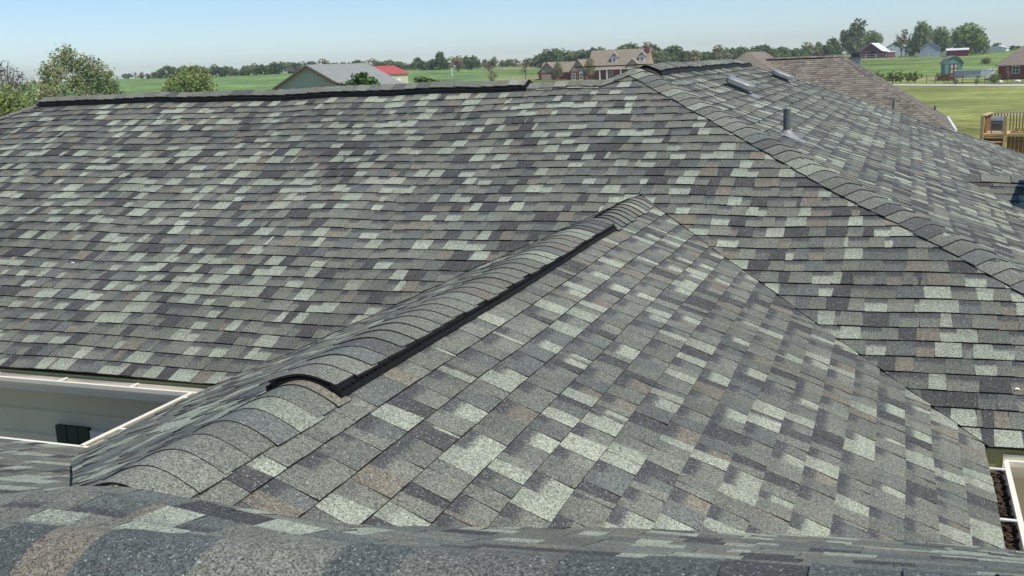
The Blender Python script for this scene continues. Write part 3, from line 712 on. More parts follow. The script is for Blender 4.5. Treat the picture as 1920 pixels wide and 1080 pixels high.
plant(HEDGE[5], 1708, 440, 78, 'low dark tree between the white barn and the tall dark tree', 'tree')
plant(rnd, 1763, 450, 53, 'dark green tree behind the grey gabled shed', 'tree', wide=.95)
plant(rnd, 1812, 412, 47, 'broad round tree spreading over the low red shed', 'tree', wide=1.25)
plant(HEDGE[1], 1838, 420, 55, 'smaller tree joined to the right side of the broad round tree', 'tree', wide=.8)
plant(HEDGE[0], 1868, 520, 78, 'tree rising just behind the white shed on the far right', 'tree', wide=1.4)
plant(HEDGE[3], 1897, 500, 84, 'low green trees right of the white shed', 'tree', wide=1.7)
plant(HEDGE[0], 1540, 430, 74, 'grey-green tree left of the tallest skyline tree', 'tree', wide=.7)
plant(HEDGE[5], 1560, 436, 72, 'dark tree at the left foot of the tallest skyline tree', 'tree')
plant(bush, 1850, 300, 104, 'single low shrub in the meadow below the white shed', 'bush', wide=1.1)
# garden plants
gpl = mk(212, 7, .34, .25, .8, (.16, .24), 420, .05, YG + G1, trunk_h=.2)
for i, (px, D, h, nm) in enumerate(((1646, 196, 128, 'leftmost green garden plant beside the brown roof hip'), (1652, 184, 134, 'yellowish garden plant at the hip of the brown roof'), (1666, 196, 131, 'low wide garden plant second in the vegetable row'), (1676, 192, 127, 'tallest staked garden plant in the vegetable row'), (1690, 192, 126, 'slim tall garden plant in the middle of the vegetable row'), (1706, 196, 130, 'low leafy garden plant right of the slim tall one'), (1717, 192, 128, 'rightmost garden plant before the lone dark post'))):
    plant(gpl, px, D, h, nm, 'plant', 'plants of the vegetable garden', wide=rg.uniform(.9, 1.4))
for px, D, nm in ((1796, 176, 'small shrub in the lawn below the green shed'), (1835, 174, 'small shrub in the lawn below the pool gate')):
    plant(gpl, px, D, 142, nm, 'shrub', wide=.9)
plant(bush, 1868, 180, 132, 'dark green bush at the corner of the brick house', 'bush', wide=1.0)
plant(thin, 1892, 172, 120, 'thin yellow sapling in front of the brick house', 'tree', wide=.5)

# ================================================================== buildings
def gable_block(mw, mr, x0, x1, y0, y1, z0, ze, zr, axis='x', oh=.3, th=.14):
    """walls + gable roof; ridge along axis"""
    if axis == 'x':
        ym = (y0 + y1) / 2
        mw.box((x0, y0, z0), (x1, y1, ze))
        for x in (x0, x1): mw.face([(x, y0, ze), (x, y1, ze), (x, ym, zr)])
        k = (zr - ze) / (ym - y0)
        for s, ya in ((-1, y0), (1, y1)):
            e = ya + s * oh; zz = ze - k * oh
            mr.loft([[(x, e, zz + .03), (x, ym, zr + .03), (x, ym, zr + .03 + th), (x, e, zz + .03 + th)] for x in (x0 - oh, x1 + oh)])
    else:
        xm = (x0 + x1) / 2
        mw.box((x0, y0, z0), (x1, y1, ze))
        for y in (y0, y1): mw.face([(x0, y, ze), (x1, y, ze), (xm, y, zr)])
        k = (zr - ze) / (xm - x0)
        for s, xa in ((-1, x0), (1, x1)):
            e = xa + s * oh; zz = ze - k * oh
            mr.loft([[(e, y, zz + .03), (xm, y, zr + .03), (xm, y, zr + .03 + th), (e, y, zz + .03 + th)] for y in (y0 - oh, y1 + oh)])
def hip_block(mw, mr, x0, x1, y0, y1, z0, ze, rise, oh=.4):
    mw.box((x0, y0, z0), (x1, y1, ze)); h = min(x1 - x0, y1 - y0) / 2 + oh
    a = [(x0 - oh, y0 - oh, ze), (x1 + oh, y0 - oh, ze), (x1 + oh, y1 + oh, ze), (x0 - oh, y1 + oh, ze)]
    if x1 - x0 >= y1 - y0: r = [(x0 - oh + h, (y0 + y1) / 2, ze + rise), (x1 + oh - h, (y0 + y1) / 2, ze + rise)]; fs_ = [(0, 1, 5, 4), (1, 2, 5), (2, 3, 4, 5), (3, 0, 4)]
    else: r = [((x0 + x1) / 2, y0 - oh + h, ze + rise), ((x0 + x1) / 2, y1 + oh - h, ze + rise)]; fs_ = [(0, 1, 4), (1, 2, 5, 4), (2, 3, 5), (3, 0, 4, 5)]
    b = [(p[0], p[1], p[2] - .15) for p in a]
    mr.idx(a + r, fs_); mr.idx(a + b, [(0, 4, 5, 1), (1, 5, 6, 2), (2, 6, 7, 3), (3, 7, 4, 0), (4, 7, 6, 5)])
def colmat(name, c, **k): return mat(name, c, k.pop('rough', .8), **k)
TANROOF = colmat('tan_shingles', (.255, .215, .155), var=.16, scale=3, big=.06)
GREYROOF = colmat('grey_shingles', (.25, .26, .235), var=.12, scale=5, big=.05)
SAGE = colmat('sage_siding', (.43, .42, .32), var=.05, scale=2)
TAUPE = colmat('taupe_siding', (.42, .305, .225), var=.05, scale=2)
REDM = colmat('red_metal_roof', (.42, .085, .075), var=.08, scale=2, rough=.5)
BARNR = colmat('barn_red_boards', (.19, .03, .028), var=.2, scale=2)
WMETAL = colmat('white_metal', (.72, .73, .73), var=.06, scale=1, rough=.5)
BLUEG = colmat('grey_blue_metal', (.40, .45, .50), var=.05, scale=1, rough=.5)
TEAL = colmat('teal_boards', (.17, .31, .26), var=.1, scale=3)
BROWNT = colmat('brown_trim', (.16, .08, .05), var=.15, scale=4)
DARK = colmat('dark_opening', (.012, .012, .013), var=.1)
def win(parent, x, y, z, wd, h, name='window', fm=WHITE, arch=False, fr=.09, axis='y'):
    """small window on a wall facing -y at y"""
    m = MB()
    for a, b in (((x, y - .06, z), (x + fr, y, z + h)), ((x + wd - fr, y - .06, z), (x + wd, y, z + h)), ((x + fr, y - .06, z), (x + wd - fr, y, z + fr)), ((x + fr, y - .06, z + h - fr), (x + wd - fr, y, z + h)), ((x + wd / 2 - fr * .3, y - .045, z + fr), (x + wd / 2 + fr * .3, y, z + h - fr)), ((x + fr, y - .05, z + h / 2 - .03), (x + wd - fr, y, z + h / 2 + .03))): m.box(a, b)
    if arch:
        xm = x + wd / 2; r = wd / 2
        m.idx([(xm + r * math.cos(math.pi * k / 10), yy, z + h + r * math.sin(math.pi * k / 10)) for yy in (y - .06, y) for k in range(11)],
              [tuple(range(11))[::-1]] + [(k, k + 1, 12 + k, 11 + k) for k in range(10)])
    f = m.build(name, fm, parent); m = MB(); m.box((x + fr, y - .03, z + fr), (x + wd - fr, y - .02, z + h - fr)); m.build('pane', GLASS, f)
    return f

# grey gabled barn and the red-roofed building behind it
D = 120; k = K(578, D); c = at(578, D)
o = empty('gabled_barn', c, ang(578) - R_(36), 'low sage-grey barn with a broad gable end and grey shingle roof', 'barn')
mw, mr = MB(), MB(); zr = .78 - c.z; ze = -1.7 - c.z
L = 11.5; hw = 4.9
gable_block(mw, mr, -hw, hw, 0, L, -.4, ze, zr, 'y', oh=.35)
mw.build('wall', SAGE, o); mr.build('roof', GREYROOF, o)
mb = MB(); kk = (zr - ze) / hw
for s in (-1, 1):
    mb.loft([[(s * (hw + .37), y, ze - kk * .37 + .02), (0, y, zr + .02), (0, y, zr - .16), (s * (hw + .37), y, ze - kk * .37 - .16)] for y in (-.44, -.36)])
mb.build('trim', BROWNT, o)
mb = MB(); mw = MB()
mb.loft([[(hw - .3, y, ze + .2), (hw + 5.4, y, ze - 1.15), (hw + 5.4, y, ze - 1.05), (hw - .3, y, ze + .3)] for y in (L - 6, L + .3)]); mb.build('roof', GREYROOF, o)
mw.box((hw + .01, L - 5.6, -.4), (hw + 5, L, ze - 1.2)); mw.build('wall', SAGE, o)
mb = MB(); mb.box((1.4, -.5, ze + .35), (5.4, -.41, ze + .5), M=Matrix.Translation((0, 0, .35)) @ Matrix.Rotation(R_(8), 4, 'Y')); mb.build('ledge', TANROOF, o)
D = 165; c = at(688, D)
o = empty('metal_building', c, ang(688) - R_(34), 'small cream building with a bright red metal roof behind the grey barn', 'building')
k = K(688, D); mw, mr = MB(), MB(); h0 = -14 * k + 5 * 0 - c.z
ztop = (133.5 - 127) * k - c.z; zeave = (133.5 - 141) * k - c.z
gable_block(mw, mr, -2.6, 2.6, 0, 7.5, -.5, zeave, ztop, 'y', oh=.2)
mw.build('wall', CREAM, o); mr.build('roof', REDM, o)
m = MB(); m.box((2.602, .6, -.3), (2.66, 3.2, zeave - .35)); m.build('garage_door', WMETAL, o)
m = MB(); m.box((2.602, 4.2, zeave - 1.6), (2.66, 5.2, zeave - .7)); m.build('window', WHITE, o)

# house with dormers
D = 250; k = K(1110, D); c = at(1110, D); c.z = -4.5
o = empty('dormered_house', c, ang(1110) - R_(14), 'brown-roofed red brick house with two white dormers and a brick chimney', 'house')
def hx(px): return (px - 1110) * k * 1.03
mw, mt, mr = MB(), MB(), MB()
W = MB(); Wt = MB(); Rf = MB()
ZE = 2.55
def block(x0, x1, y0, y1, ze, zr, axis):
    W.box((x0, y0, -.5), (x1, y1, ze)); tmp = MB(); gable_block(tmp, Rf, x0, x1, y0, y1, ze, ze, zr, axis, oh=.35)
    if axis == 'x':
        ym = (y0 + y1) / 2
        for x, e in ((x0, -.01), (x1, .01)): Wt.face([(x + e, y0, ze), (x + e, y1, ze), (x + e, ym, zr)])
    else:
        xm = (x0 + x1) / 2
        for y, e in ((y0, -.01), (y1, .01)): Wt.face([(x0, y + e, ze), (x1, y + e, ze), (xm, y + e, zr)])
E_ = [(1012, 1046, -1.0, 8.5, ZE, 4.75, 'y'), (1047, 1084, 1.5, 9, ZE, 4.6, 'x'), (1070, 1100, -.4, 8.3, ZE, 5.1, 'y'), (1101, 1206, .8, 11.5, ZE + .2, 7.0, 'x')]
for a in E_: block(hx(a[0]), hx(a[1]), *a[2:])
block(hx(1012) + .01, hx(1084), 1.2, 8.2, ZE, 4.7, 'x')
Rf.build('roof', TANROOF, o); W.build('wall', BRICK, o); Wt.build('gable', TAUPE, o)
for px in (1146, 1196):
    x = hx(px); m = MB(); m2 = MB(); mt = MB()
    y = 2.5; m.box((x - .75, y, 4.0), (x + .75, y + 4, 5.6)); 
    m.face([(x - .75, y - .01, 5.6), (x + .75, y - .01, 5.6), (x, y - .01, 6.45)]); d = m.build('dormer', TAUPE, o)
    f = MB(); f.box((x - .62, y - .06, 3.95), (x + .62, y - .012, 5.55))
    for s in (-1, 1): f.loft([[(x + s * .98, yy, 5.36), (x, yy, 6.5), (x, yy, 6.68), (x + s * .98, yy, 5.54)] for yy in (y - .34, y - .26)])
    f.build('trim', WHITE, d)
    for s in (-1, 1): m2.loft([[(x + s * .95, yy, 5.45), (x, yy, 6.53), (x, yy, 6.64), (x + s * .95, yy, 5.56)] for yy in (y - .25, y + 4.2)])
    m2.build('roof', TANROOF, d); win(d, x - .36, y - .065, 4.35, .72, .95, fr=.07)
x = hx(1183); m = MB(); m.box((x - 1.2, 0, 2.4), (x + 1.2, 3, 3.9)); m.face([(x - 1.2, -.01, 3.9), (x + 1.2, -.01, 3.9), (x, -.01, 5.0)]); pd = m.build('gable', TAUPE, o)
m = MB(); f = MB()
for s in (-1, 1):
    m.loft([[(x + s * 1.5, yy, 3.65), (x, yy, 5.05), (x, yy, 5.17), (x + s * 1.5, yy, 3.77)] for yy in (-.3, 4)])
    f.loft([[(x + s * 1.52, yy, 3.58), (x, yy, 4.98), (x, yy, 5.18), (x + s * 1.52, yy, 3.78)] for yy in (-.38, -.31)])
m.build('roof', TANROOF, pd); f.build('trim', WHITE, pd)
m = MB(); x = hx(1206); x -= 1.35; m.box((x + .36, 4.6, 0), (x + 1.35, 7.4, 7.5)); ch = m.build('chimney', BRICK, o)
m = MB(); m.tube([(x + .8, 6, 7.5), (x + .8, 6, 8.0)], [.22, .22], 10); m.tube([(x + .8, 6, 8.05), (x + .8, 6, 8.15)], [.35, .3], 10); m.build('chimney_pot', GALV, ch)
m = MB(); m.box((hx(1018), -1.07, -.3), (hx(1036), -1.01, 2.1)); m.build('garage_door', TAUPE, o)
win(o, hx(1073), -.41, .6, .9, 1.5); win(o, hx(1087), -.41, .6, .9, 1.5, arch=True); win(o, hx(1139), .79, .8, .9, 1.4)
mb = MB()
for px in (1124, 1137, 1162): mb.box((hx(px) - .12, -.3, -.3), (hx(px) + .12, -.06, 2.7))
mb.box((hx(1120), -.4, 2.7), (hx(1206), .8, 2.85)); mb.build('porch', WHITE, o)
# neighbouring house with the long brown roof
p2 = .667; ZEn = -3.05
r = wray(1789, 242); Cn = V(r * (ZEn / r[2])); n_ = V(p2, 0, 1)
r = wray(1583, 104); Rn = V(r * ((n_.dot(Cn)) / n_.dot(V(r)))); run = Rn.x - Cn.x; rise = Rn.z - Cn.z; bk = abs(run)
o = empty('neighbour_house', (Cn.x - 8, Cn.y + bk, gz(Cn.x, Cn.y)), 0, 'neighbouring house with a long brown shingled hip roof beyond the right wing', 'house'); ol = V(o.location)
NBRP = [((.215, .182, .138), 22), ((.182, .156, .120), 22), ((.158, .136, .106), 14), ((.245, .21, .165), 14), ((.13, .115, .095), 8)]
def nface(O, A, B, a0, a1, b1, hp, seed):
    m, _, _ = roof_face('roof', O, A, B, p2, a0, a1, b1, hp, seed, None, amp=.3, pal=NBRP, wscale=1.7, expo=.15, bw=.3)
    q = m.build('roof', SHM, o); q.location = -ol; return q
xl = float((wray(1396, 104) * ((Cn.y + bk) / wray(1396, 104)[1]))[0])
nface((0, Cn.y, ZEn), (1, 0, 0), (0, 1, 0), xl, Cn.x + .1, bk, lambda a, b: [(1, 1, Cn.x)], 41)
nface((Cn.x, 0, ZEn), (0, 1, 0), (-1, 0, 0), Cn.y, Cn.y + 2 * bk, bk, lambda a, b: [(-1, 1, -Cn.y), (1, 1, Cn.y + 2 * bk)], 42)
mb = MB(); mb.face([(xl, Cn.y + 2 * bk, ZEn), (Cn.x, Cn.y + 2 * bk, ZEn), (Rn.x, Cn.y + bk, Rn.z - .02), (xl, Cn.y + bk, Rn.z - .02)], 0, (.18, .15, .12, 0))
mb.build('roof', SHM, o, loc=-ol)
mb = MB(); cap_run(mb, (Rn.x, Cn.y + bk, Rn.z), (xl, Cn.y + bk, Rn.z), dsl(0, -1, p2), dsl(0, 1, p2), lift=.03, seed=43, pal=NBRP, expo=.14, amp=.3)
A_ = V(Cn.x, Cn.y, ZEn); n1, n2 = V(p2, 0, 1), V(0, -p2, 1); d_ = (V(Rn.x, Cn.y + bk, Rn.z) - A_).normalized(); s1 = d_.cross(n1).normalized(); s2 = d_.cross(n2).normalized()
if s1.z > 0: s1 = -s1
if s2.z > 0: s2 = -s2
cap_run(mb, A_, (Rn.x, Cn.y + bk, Rn.z), s1, s2, lift=.008, seed=44, pal=NBRP, expo=.14, amp=.3, wid=.2)
mb.build('ridge_cap', SHM, o, loc=-ol)
mb = MB(); mb.bar((Rn.x - .8, Cn.y + bk - .16, Rn.z - .06), (Rn.x - 12, Cn.y + bk - .16, Rn.z - .06), .03, .05); mb.build('ridge_vent', BLACKP, o, loc=-ol)
# front hip whose tip shows at its left end
r = wray(1401, 97); tp = V(r) * ((Cn.y + bk * .55) / r[1]); q = tp.z - ZEn; hb = q / p2
mb = MB(); T = tp; b1_, b2_, b3_ = V(T.x - hb, T.y - hb, ZEn), V(T.x + hb, T.y - hb, ZEn), V(T.x + hb, T.y + 6, ZEn)
cN = (.20, .165, .13, 0); mb.face([b1_, b2_, T], 0, cN); mb.face([b2_, b3_, (T.x, T.y + 6, T.z), T], 0, cN); mb.face([(T.x - hb, T.y + 6, ZEn), b1_, T, (T.x, T.y + 6, T.z)], 0, cN)
mb.build('roof', SHM, o, loc=-ol)
mb = MB(); cap_run(mb, b2_, T, V(-.8, -.3, -.5).normalized() * 1, V(.3, .8, -.5).normalized(), lift=.01, seed=46, pal=NBRP, amp=.2, wid=.12); mb.build('ridge_cap', SHM, o, loc=-ol)
mb = MB(); mb.box((xl + .5, Cn.y + .5, -5.9), (Cn.x - .5, Cn.y + 2 * bk - .5, ZEn - .15)); mb.build('wall', BRICK, o, loc=-ol)
for A__, B__, oo in (((xl, Cn.y, ZEn), (Cn.x, Cn.y, ZEn), (0, -1, 0)), ((Cn.x, Cn.y, ZEn), (Cn.x, Cn.y + 2 * bk, ZEn), (1, 0, 0))):
    mb = MB(); sweep(mb, [(-.3, -.03), (-.3, -.16), (.1, -.16), (.12, -.03)], A__, B__, oo); mb.build('gutter', WMETAL, o, loc=-ol)
def npipe(px, py, hpx, rad, nm='vent_pipe', m_=PIPE):
    r = wray(px, py); n_ = V(0, -p2, 1); P = V(r) * (n_.dot(Cn) / n_.dot(V(r))); h = hpx * P.length / FPX
    q = MB(); q.tube([P - V(0, 0, .1), P + V(0, 0, h)], [rad, rad], 10); q.build(nm, m_, o, loc=-ol)
npipe(1675, 209, 20, .05)
r = wray(1753, 207); n_ = V(p2, 0, 1); P = V(r) * (n_.dot(Cn) / n_.dot(V(r))); mb = MB(); mb.tube([P - V(0, 0, .1), P + V(0, 0, .2)], [.05, .05], 8); mb.build('vent_pipe', PIPE, o, loc=-ol)
P = V(Rn.x + .45, Cn.y + bk + 1.1, Rn.z - .8); mb = MB(); mb.box((P.x - .24, P.y - .24, P.z - .8), (P.x + .24, P.y + .24, P.z + .66)); ch = mb.build('chimney', GALV, o, loc=-ol)
mb = MB(); mb.box((P.x - .28, P.y - .28, P.z + .66), (P.x + .28, P.y + .28, P.z + .72)); mb.box((P.x - .18, P.y - .18, P.z + .72), (P.x + .18, P.y + .18, P.z + .88)); mb.box((P.x - .3, P.y - .3, P.z + .88), (P.x + .3, P.y + .3, P.z + .93)); mb.build('chimney_cap', PIPE, ch)
# farm buildings on the right skyline
def shed(px0, px1, pbase, peave, ppeak, D, name, label, cat, wallm, roofm, depth=10, turn=0, axis='y', peak=.5, gut=None):
    pm = (px0 + px1) / 2; k = K(pm, D); c = at(pm, D); hb = 161 - .04 * pm; c.z = (hb - pbase) * k
    o = empty(name, c, ang(pm) + turn, label, cat); w = (px1 - px0) * k; ze = (pbase - peave) * k; zr = (pbase - ppeak) * k
    mw, mr = MB(), MB(); gable_block(mw, mr, -w / 2, w / 2, 0, depth, -.6, ze, zr, axis, oh=.25, th=.12)
    mw.build('wall', wallm, o); mr.build('roof', roofm, o); return o, w, ze, zr, k
o, w_, ze, zr, k = shed(1614, 1652, 106, 96, 82, 430, 'red_barn', 'dark red gabled barn with a bright white metal roof', 'barn', BARNR, WMETAL, depth=12, turn=R_(-14))
m = MB(); m.box((-.1, -.06, 0), (1.3, -.01, 2.1)); m.build('door', DARK, o)
m = MB(); m.loft([[(w_ / 2 + .2, y, ze - .15), (w_ / 2 + 2.6, y, ze - .6), (w_ / 2 + 2.6, y, ze - .48), (w_ / 2 + .2, y, ze - .03)] for y in (-.25, 12)]); m.build('roof', WMETAL, o)
m = MB(); m.box((w_ / 2 + .01, .1, -.5), (w_ / 2 + 2.3, 11.8, ze - .65)); m.build('wall', BARNR, o)
m = MB(); m.box((-2.4, -.05, ze - .25), (.4, -.01, ze)); m.build('door_rail', TAUPE, o)
o, w_, ze, zr, k = shed(1658, 1699, 104, 91, 79, 450, 'white_barn', 'white gabled barn with one small dark window, right of the red barn', 'barn', WMETAL, WMETAL, depth=9)
m = MB(); m.box((-1.9, -.06, 1.5), (-1.1, -.01, 2.4)); m.build('window', DARK, o)
shed(1727, 1762, 104, 90, 80, 425, 'grey_shed', 'pale grey-blue gabled shed between the dark skyline trees', 'shed', BLUEG, WMETAL, depth=9)
o, w_, ze, zr, k = shed(1777, 1814, 106, 94, 91, 400, 'red_shed', 'low dark red shed with a whitish roof under the broad round tree', 'shed', BARNR, WMETAL, depth=6, axis='x')
shed(1855, 1885, 104, 90, 86, 480, 'white_shed', 'plain white metal shed on the far right skyline', 'shed', WMETAL, WMETAL, depth=9, turn=R_(-8))
shed(1902, 1914, 105, 101, 98, 430, 'small_outbuilding', 'tiny reddish roofed outbuilding above the brick house roof', 'outbuilding', BARNR, TANROOF, depth=6, axis='x')
# rail fences
def fence(pts, name, label, h, posts, rails, m_, pr=.06, rr2=.05, lattice=False):
    P = [at(px, D) for px, D in pts]; c = P[0].copy(); o = empty(name, c, 0, label, 'fence')
    seg = [(P[i + 1] - P[i]).length for i in range(len(P) - 1)]
    for i in range(len(P) - 1):
        n = max(1, int(seg[i] / posts)); rm = MB()
        for j in range(n + (i == len(P) - 2)):
            q = P[i].lerp(P[i + 1], j / n) - c; q.z = gz(q.x + c.x, q.y + c.y) - c.z
            m = MB(); m.box((q.x - pr, q.y - pr, q.z - .1), (q.x + pr, q.y + pr, q.z + h)); m.build('post', m_, o)
        for j in range(n):
            a = P[i].lerp(P[i + 1], j / n) - c; b = P[i].lerp(P[i + 1], (j + 1) / n) - c
            a.z = gz(a.x + c.x, a.y + c.y) - c.z; b.z = gz(b.x + c.x, b.y + c.y) - c.z
            for z in rails: rm.bar(a + V(0, 0, z * h), b + V(0, 0, z * h), rr2 * .6, rr2)
            if lattice:
                for s in range(12): q = a.lerp(b, (s + .5) / 12); rm.bar(q, q + V(0, 0, h * .95), .09, .04)
        rm.build('rails', m_, o)
    return o
fence([(1586, 425), (1662, 420), (1702, 418)], 'rail_fence', 'white pipe rail fence running in front of the red and white barns', 1.5, 3.4, (.97, .5), WHITE, .09, .12)
fence([(1723, 405), (1777, 402)], 'rail_fence', 'white slatted fence in front of the grey shed, ending at the red shed', 1.6, 3, (.97, .1), WHITE, .08, .12, True)
fence([(1480, 405), (1560, 410)], 'rail_fence', 'thin pale fence above the ridge of the brown roof', 1.9, 6, (.97, .5), TAUPE, .08, .1)
fence([(1836, 440), (1856, 440)], 'board_fence', 'weathered board fence left of the white shed', 1.7, 3, (.95, .1), TAUPE, .08, .12, True)
CHAIN = mat('chain_link_wire', (.35, .37, .37), .5, metal=.4, var=.1)
fence([(1740, 66), (1850, 62), (1960, 60)], 'chain_link_fence', 'thin grey chain-link fence between the brown roof and the wooden deck', 1.15, 3.0, (1.0, .52), CHAIN, .025, .03)
fence([(1740, 190), (1808, 182), (1835, 180), (1850, 179)], 'wire_fence', 'dark post and wire fence in front of the pool', 1.2, 2.2, (.98, .5), BROWNT, .05, .04)
# green garden shed with gambrel roof
D = 200; k = K(1790, D); c = at(1790, D); c.z = (161 - .04 * 1790 - 138) * k
o = empty('garden_shed', c, ang(1790) + R_(12), 'small teal garden shed with a rounded barn roof and brown double door', 'shed')
prof = [(-1.45, 1.95), (-1.0, 2.65), (-.45, 2.98), (0, 3.08), (.45, 2.98), (1.0, 2.65), (1.45, 1.95)]
m = MB(); m.loft([[(-1.4, y, -.3)] + [(x, y, z) for x, z in prof] + [(1.4, y, -.3)] for y in (0, 3.2)]); m.build('wall', TEAL, o)
m = MB(); pr2 = [(-1.62, 1.82)] + prof[1:-1] + [(1.62, 1.82)]
m.loft([[(x, y, z + .03) for x, z in pr2] + [(x * 1.03, y, z + .13) for x, z in pr2[::-1]] for y in (-.18, 3.35)]); m.build('roof', GREYROOF, o)
for s in (-1, 1):
    x0 = .02 if s > 0 else -.64; m = MB()
    m.box((x0, -.07, .15), (x0 + .62, -.01, 1.85)); dr_ = m.build('door', BROWNT, o)
    m = MB()
    for z in (.3, 1.1): m.box((x0 + .12, -.085, z), (x0 + .5, -.071, z + .6))
    m.build('door_panel', colmat('pale_panel', (.55, .56, .5)), dr_)
m = MB(); m.box((-1.5, -.04, 1.9), (1.5, -.005, 1.98)); m.build('trim', GREYROOF, o)
c2 = at(1792, 196); c2.z = c.z - .15
m = MB(); m.box((-.8, -.5, 0), (.5, .3, .28)); m.box((-.8, -.85, -.1), (.5, -.502, .12)); q = m.build('brick_step', colmat('orange_brick', (.36, .15, .09)), None, loc=c2); q.rotation_euler.z = ang(1792); tag(q, 'orange brick step in front of the teal garden shed', 'step')
c2 = at(1768, 196); o = empty('ramp_railing', c2, ang(1768), 'brown wooden ramp railing leading down left of the teal shed', 'railing')
for x, y in ((-.7, 1.6), (.3, .2), (1.0, -1.2)):
    m = MB(); m.box((x - .07, y - .07, -.2), (x + .07, y + .07, 1.25)); m.build('post', WOODD, o)
for z in (.35, .75, 1.15):
    m = MB(); m.bar((-.9, 1.9, z + .1), (1.3, -1.7, z), .06, .16); m.build('rail', WOODD, o)
m = MB(); m.box((-.6, 2.2, .2), (2.2, 2.4, 1.0)); m.build('side_board', BROWNT, o)
# pool with a slide
D = 187; k = K(1830, D); c = at(1830, D); c.z = (161 - .04 * 1830 - 143) * k
o = empty('swimming_pool', c, ang(1830), 'long above-ground pool with grey walls and a white rim right of the teal shed', 'swimming pool')
def oval(rx, ry, z): return [(rx * math.copysign(abs(math.cos(a)) ** .6, math.cos(a)), ry * math.copysign(abs(math.sin(a)) ** .6, math.sin(a)), z) for a in [2 * math.pi * i / 36 for i in range(36)]]
m = MB(); m.loft([oval(3.0, 1.7, 0), oval(3.0, 1.7, 1.15)]); m.build('pool_wall', colmat('pool_grey', (.44, .46, .47)), o)
m = MB(); m.loft([oval(3.1, 1.8, 1.152), oval(3.12, 1.82, 1.24)]); m.build('pool_rim', WHITE, o)
m = MB(); m.face(oval(2.85, 1.55, 1.246)); m.build('water', colmat('pool_water', (.10, .30, .36), rough=.1), o)
m = MB(); m.box((.9, -1.9, 0), (1.9, -1.75, 1.0)); m.build('pool_gate', WMETAL, o)
c = at(1859, 184); o = empty('pool_slide', c, ang(1859), 'white pool slide with a ladder at the right end of the pool', 'slide')
m = MB(); pts = [(.1, 0, 1.75), (-.35, 0, 1.6), (-.9, .1, 1.25), (-1.6, .2, 1.1)]
for i in range(3):
    for s in (-1, 1): m.bar(V(pts[i]) + V(0, s * .25, .1), V(pts[i + 1]) + V(0, s * .25, .1), .05, .22)
    m.bar(pts[i], pts[i + 1], .5, .05)
m.build('chute', WMETAL, o)
for x in (.1, .45):
    m = MB(); m.bar((x - .1, -.25, 0), (.1, -.25, 1.95), .07); m.bar((x - .1, .25, 0), (.1, .25, 1.95), .07); m.build('leg', WMETAL, o)
m = MB()
for z in (.4, .8, 1.2, 1.6): m.box((.05, -.25, z), (.3, .25, z + .06))
m.tube([(.1, -.3, 1.95), (.1, 0, 2.2), (.1, .3, 1.95)], [.05] * 3, 6); m.build('ladder', WMETAL, o)
# brick house at the right edge
D = 196; k = K(1878, D); c = at(1878, D); c.z = (161 - .04 * 1878 - 147) * k
o = empty('brick_house', c, ang(1878), 'dark red brick house with a brown hip roof at the right edge', 'house')
mw, mr = MB(), MB(); hip_block(mw, mr, -.3, 14, 0, 8.5, -.5, 2.35, 3.3, oh=.5); mw.build('wall', BRICK, o); mr.build('roof', colmat('brown_shingles', (.21, .17, .135), var=.12, scale=3), o)
win(o, 1.75, -.01, .95, 1.15, 1.25)
for px, nm in ((1878, 'white stone at the foot of the bush by the brick house'), (1912, 'white stone in front of the brick house wall')):
    m = MB(); m.loft([[(math.cos(a) * r_ * .5, math.sin(a) * r_ * .3, z) for a in [k2 * .7 for k2 in range(9)]] for r_, z in ((1, -.05), (1.05, .12), (.6, .26))]); tag(m.build('stone', WHITE, None, loc=at(px, 184)), nm, 'stone')
# lone post in the garden
m = MB(); m.tube([(0, 0, -.1), (0, 0, 1.25)], [.06, .05], 6); m.tube([(0, 0, 1.25), (0, 0, 1.3)], [.07, .07], 6); tag(m.build('post', BROWNT, None, loc=at(1740, 186)), 'lone dark post at the right end of the vegetable row', 'post')
m = MB(); m.tube([(0, 0, -.1), (0, 0, 2.3)], [.14, .12], 6); m.box((-.2, -.2, 2.3), (.2, .2, 2.38)); tag(m.build('post', WHITE, None, loc=at(847, 300)), 'white marker post at the edge of the tan grass', 'post')
# ---- deck with grill
D = 57; c = at(1876, D); k = K(1876, D); hb = 161 - .04 * 1876
def zz(py): return (hb - py) * k - c.z
o = empty('wooden_deck', c, ang(1876) - R_(8), 'raised brown wooden deck with pale railing posts and open stairs', 'deck')
zt = zz(213); zf = zz(246)
m = MB(); m.box((-.66, .02, zf - .12), (4.5, 2.6, zf)); m.build('deck_floor', WOODL, o)
m = MB()
for i in range(22): m.box((.52 + i * .18, .04, -.2), (.52 + i * .18 + .165, .08, zf - .125))
m.box((-.66, .1, -.2), (-.62, 2.6, zf - .125)); m.build('skirt', WOODD, o)
for x, y in ((-.64, .05), (.40, .05), (2.3, .05), (-.64, 2.5), (1.2, 2.5), (3, 2.5)):
    m = MB(); m.box((x - .07, y - .07, zf * .0 - .2 if y > 1 else zf - .3), (x + .09, y + .07, zt)); m.build('post', WOODL, o)
m = MB(); m.box((-.72, .0, zt), (-.5, 2.6, zt + .05)); m.box((-.49, 2.4, zt), (4.5, 2.6, zt + .05)); m.build('handrail', WOODL, o)
m = MB()
for i in range(12): m.box((-.66, .2 + i * .2, zf), (-.62, .2 + i * .2 + .19, zt - .002))
m.build('side_panel', WOODD, o)
for i in range(34):
    m = MB(); m.box((-.45 + i * .145, 2.46, zf), (-.45 + i * .145 + .05, 2.52, zt - .002)); m.build('baluster', WOODR, o)
for j in range(6):
    m = MB(); z = zf - (j + 1) * (zf / 6.3); m.box((-.5, -.06 - j * .24, z), (.36, .22 - j * .24, z + .05)); m.build('stair_tread', WOODL, o)
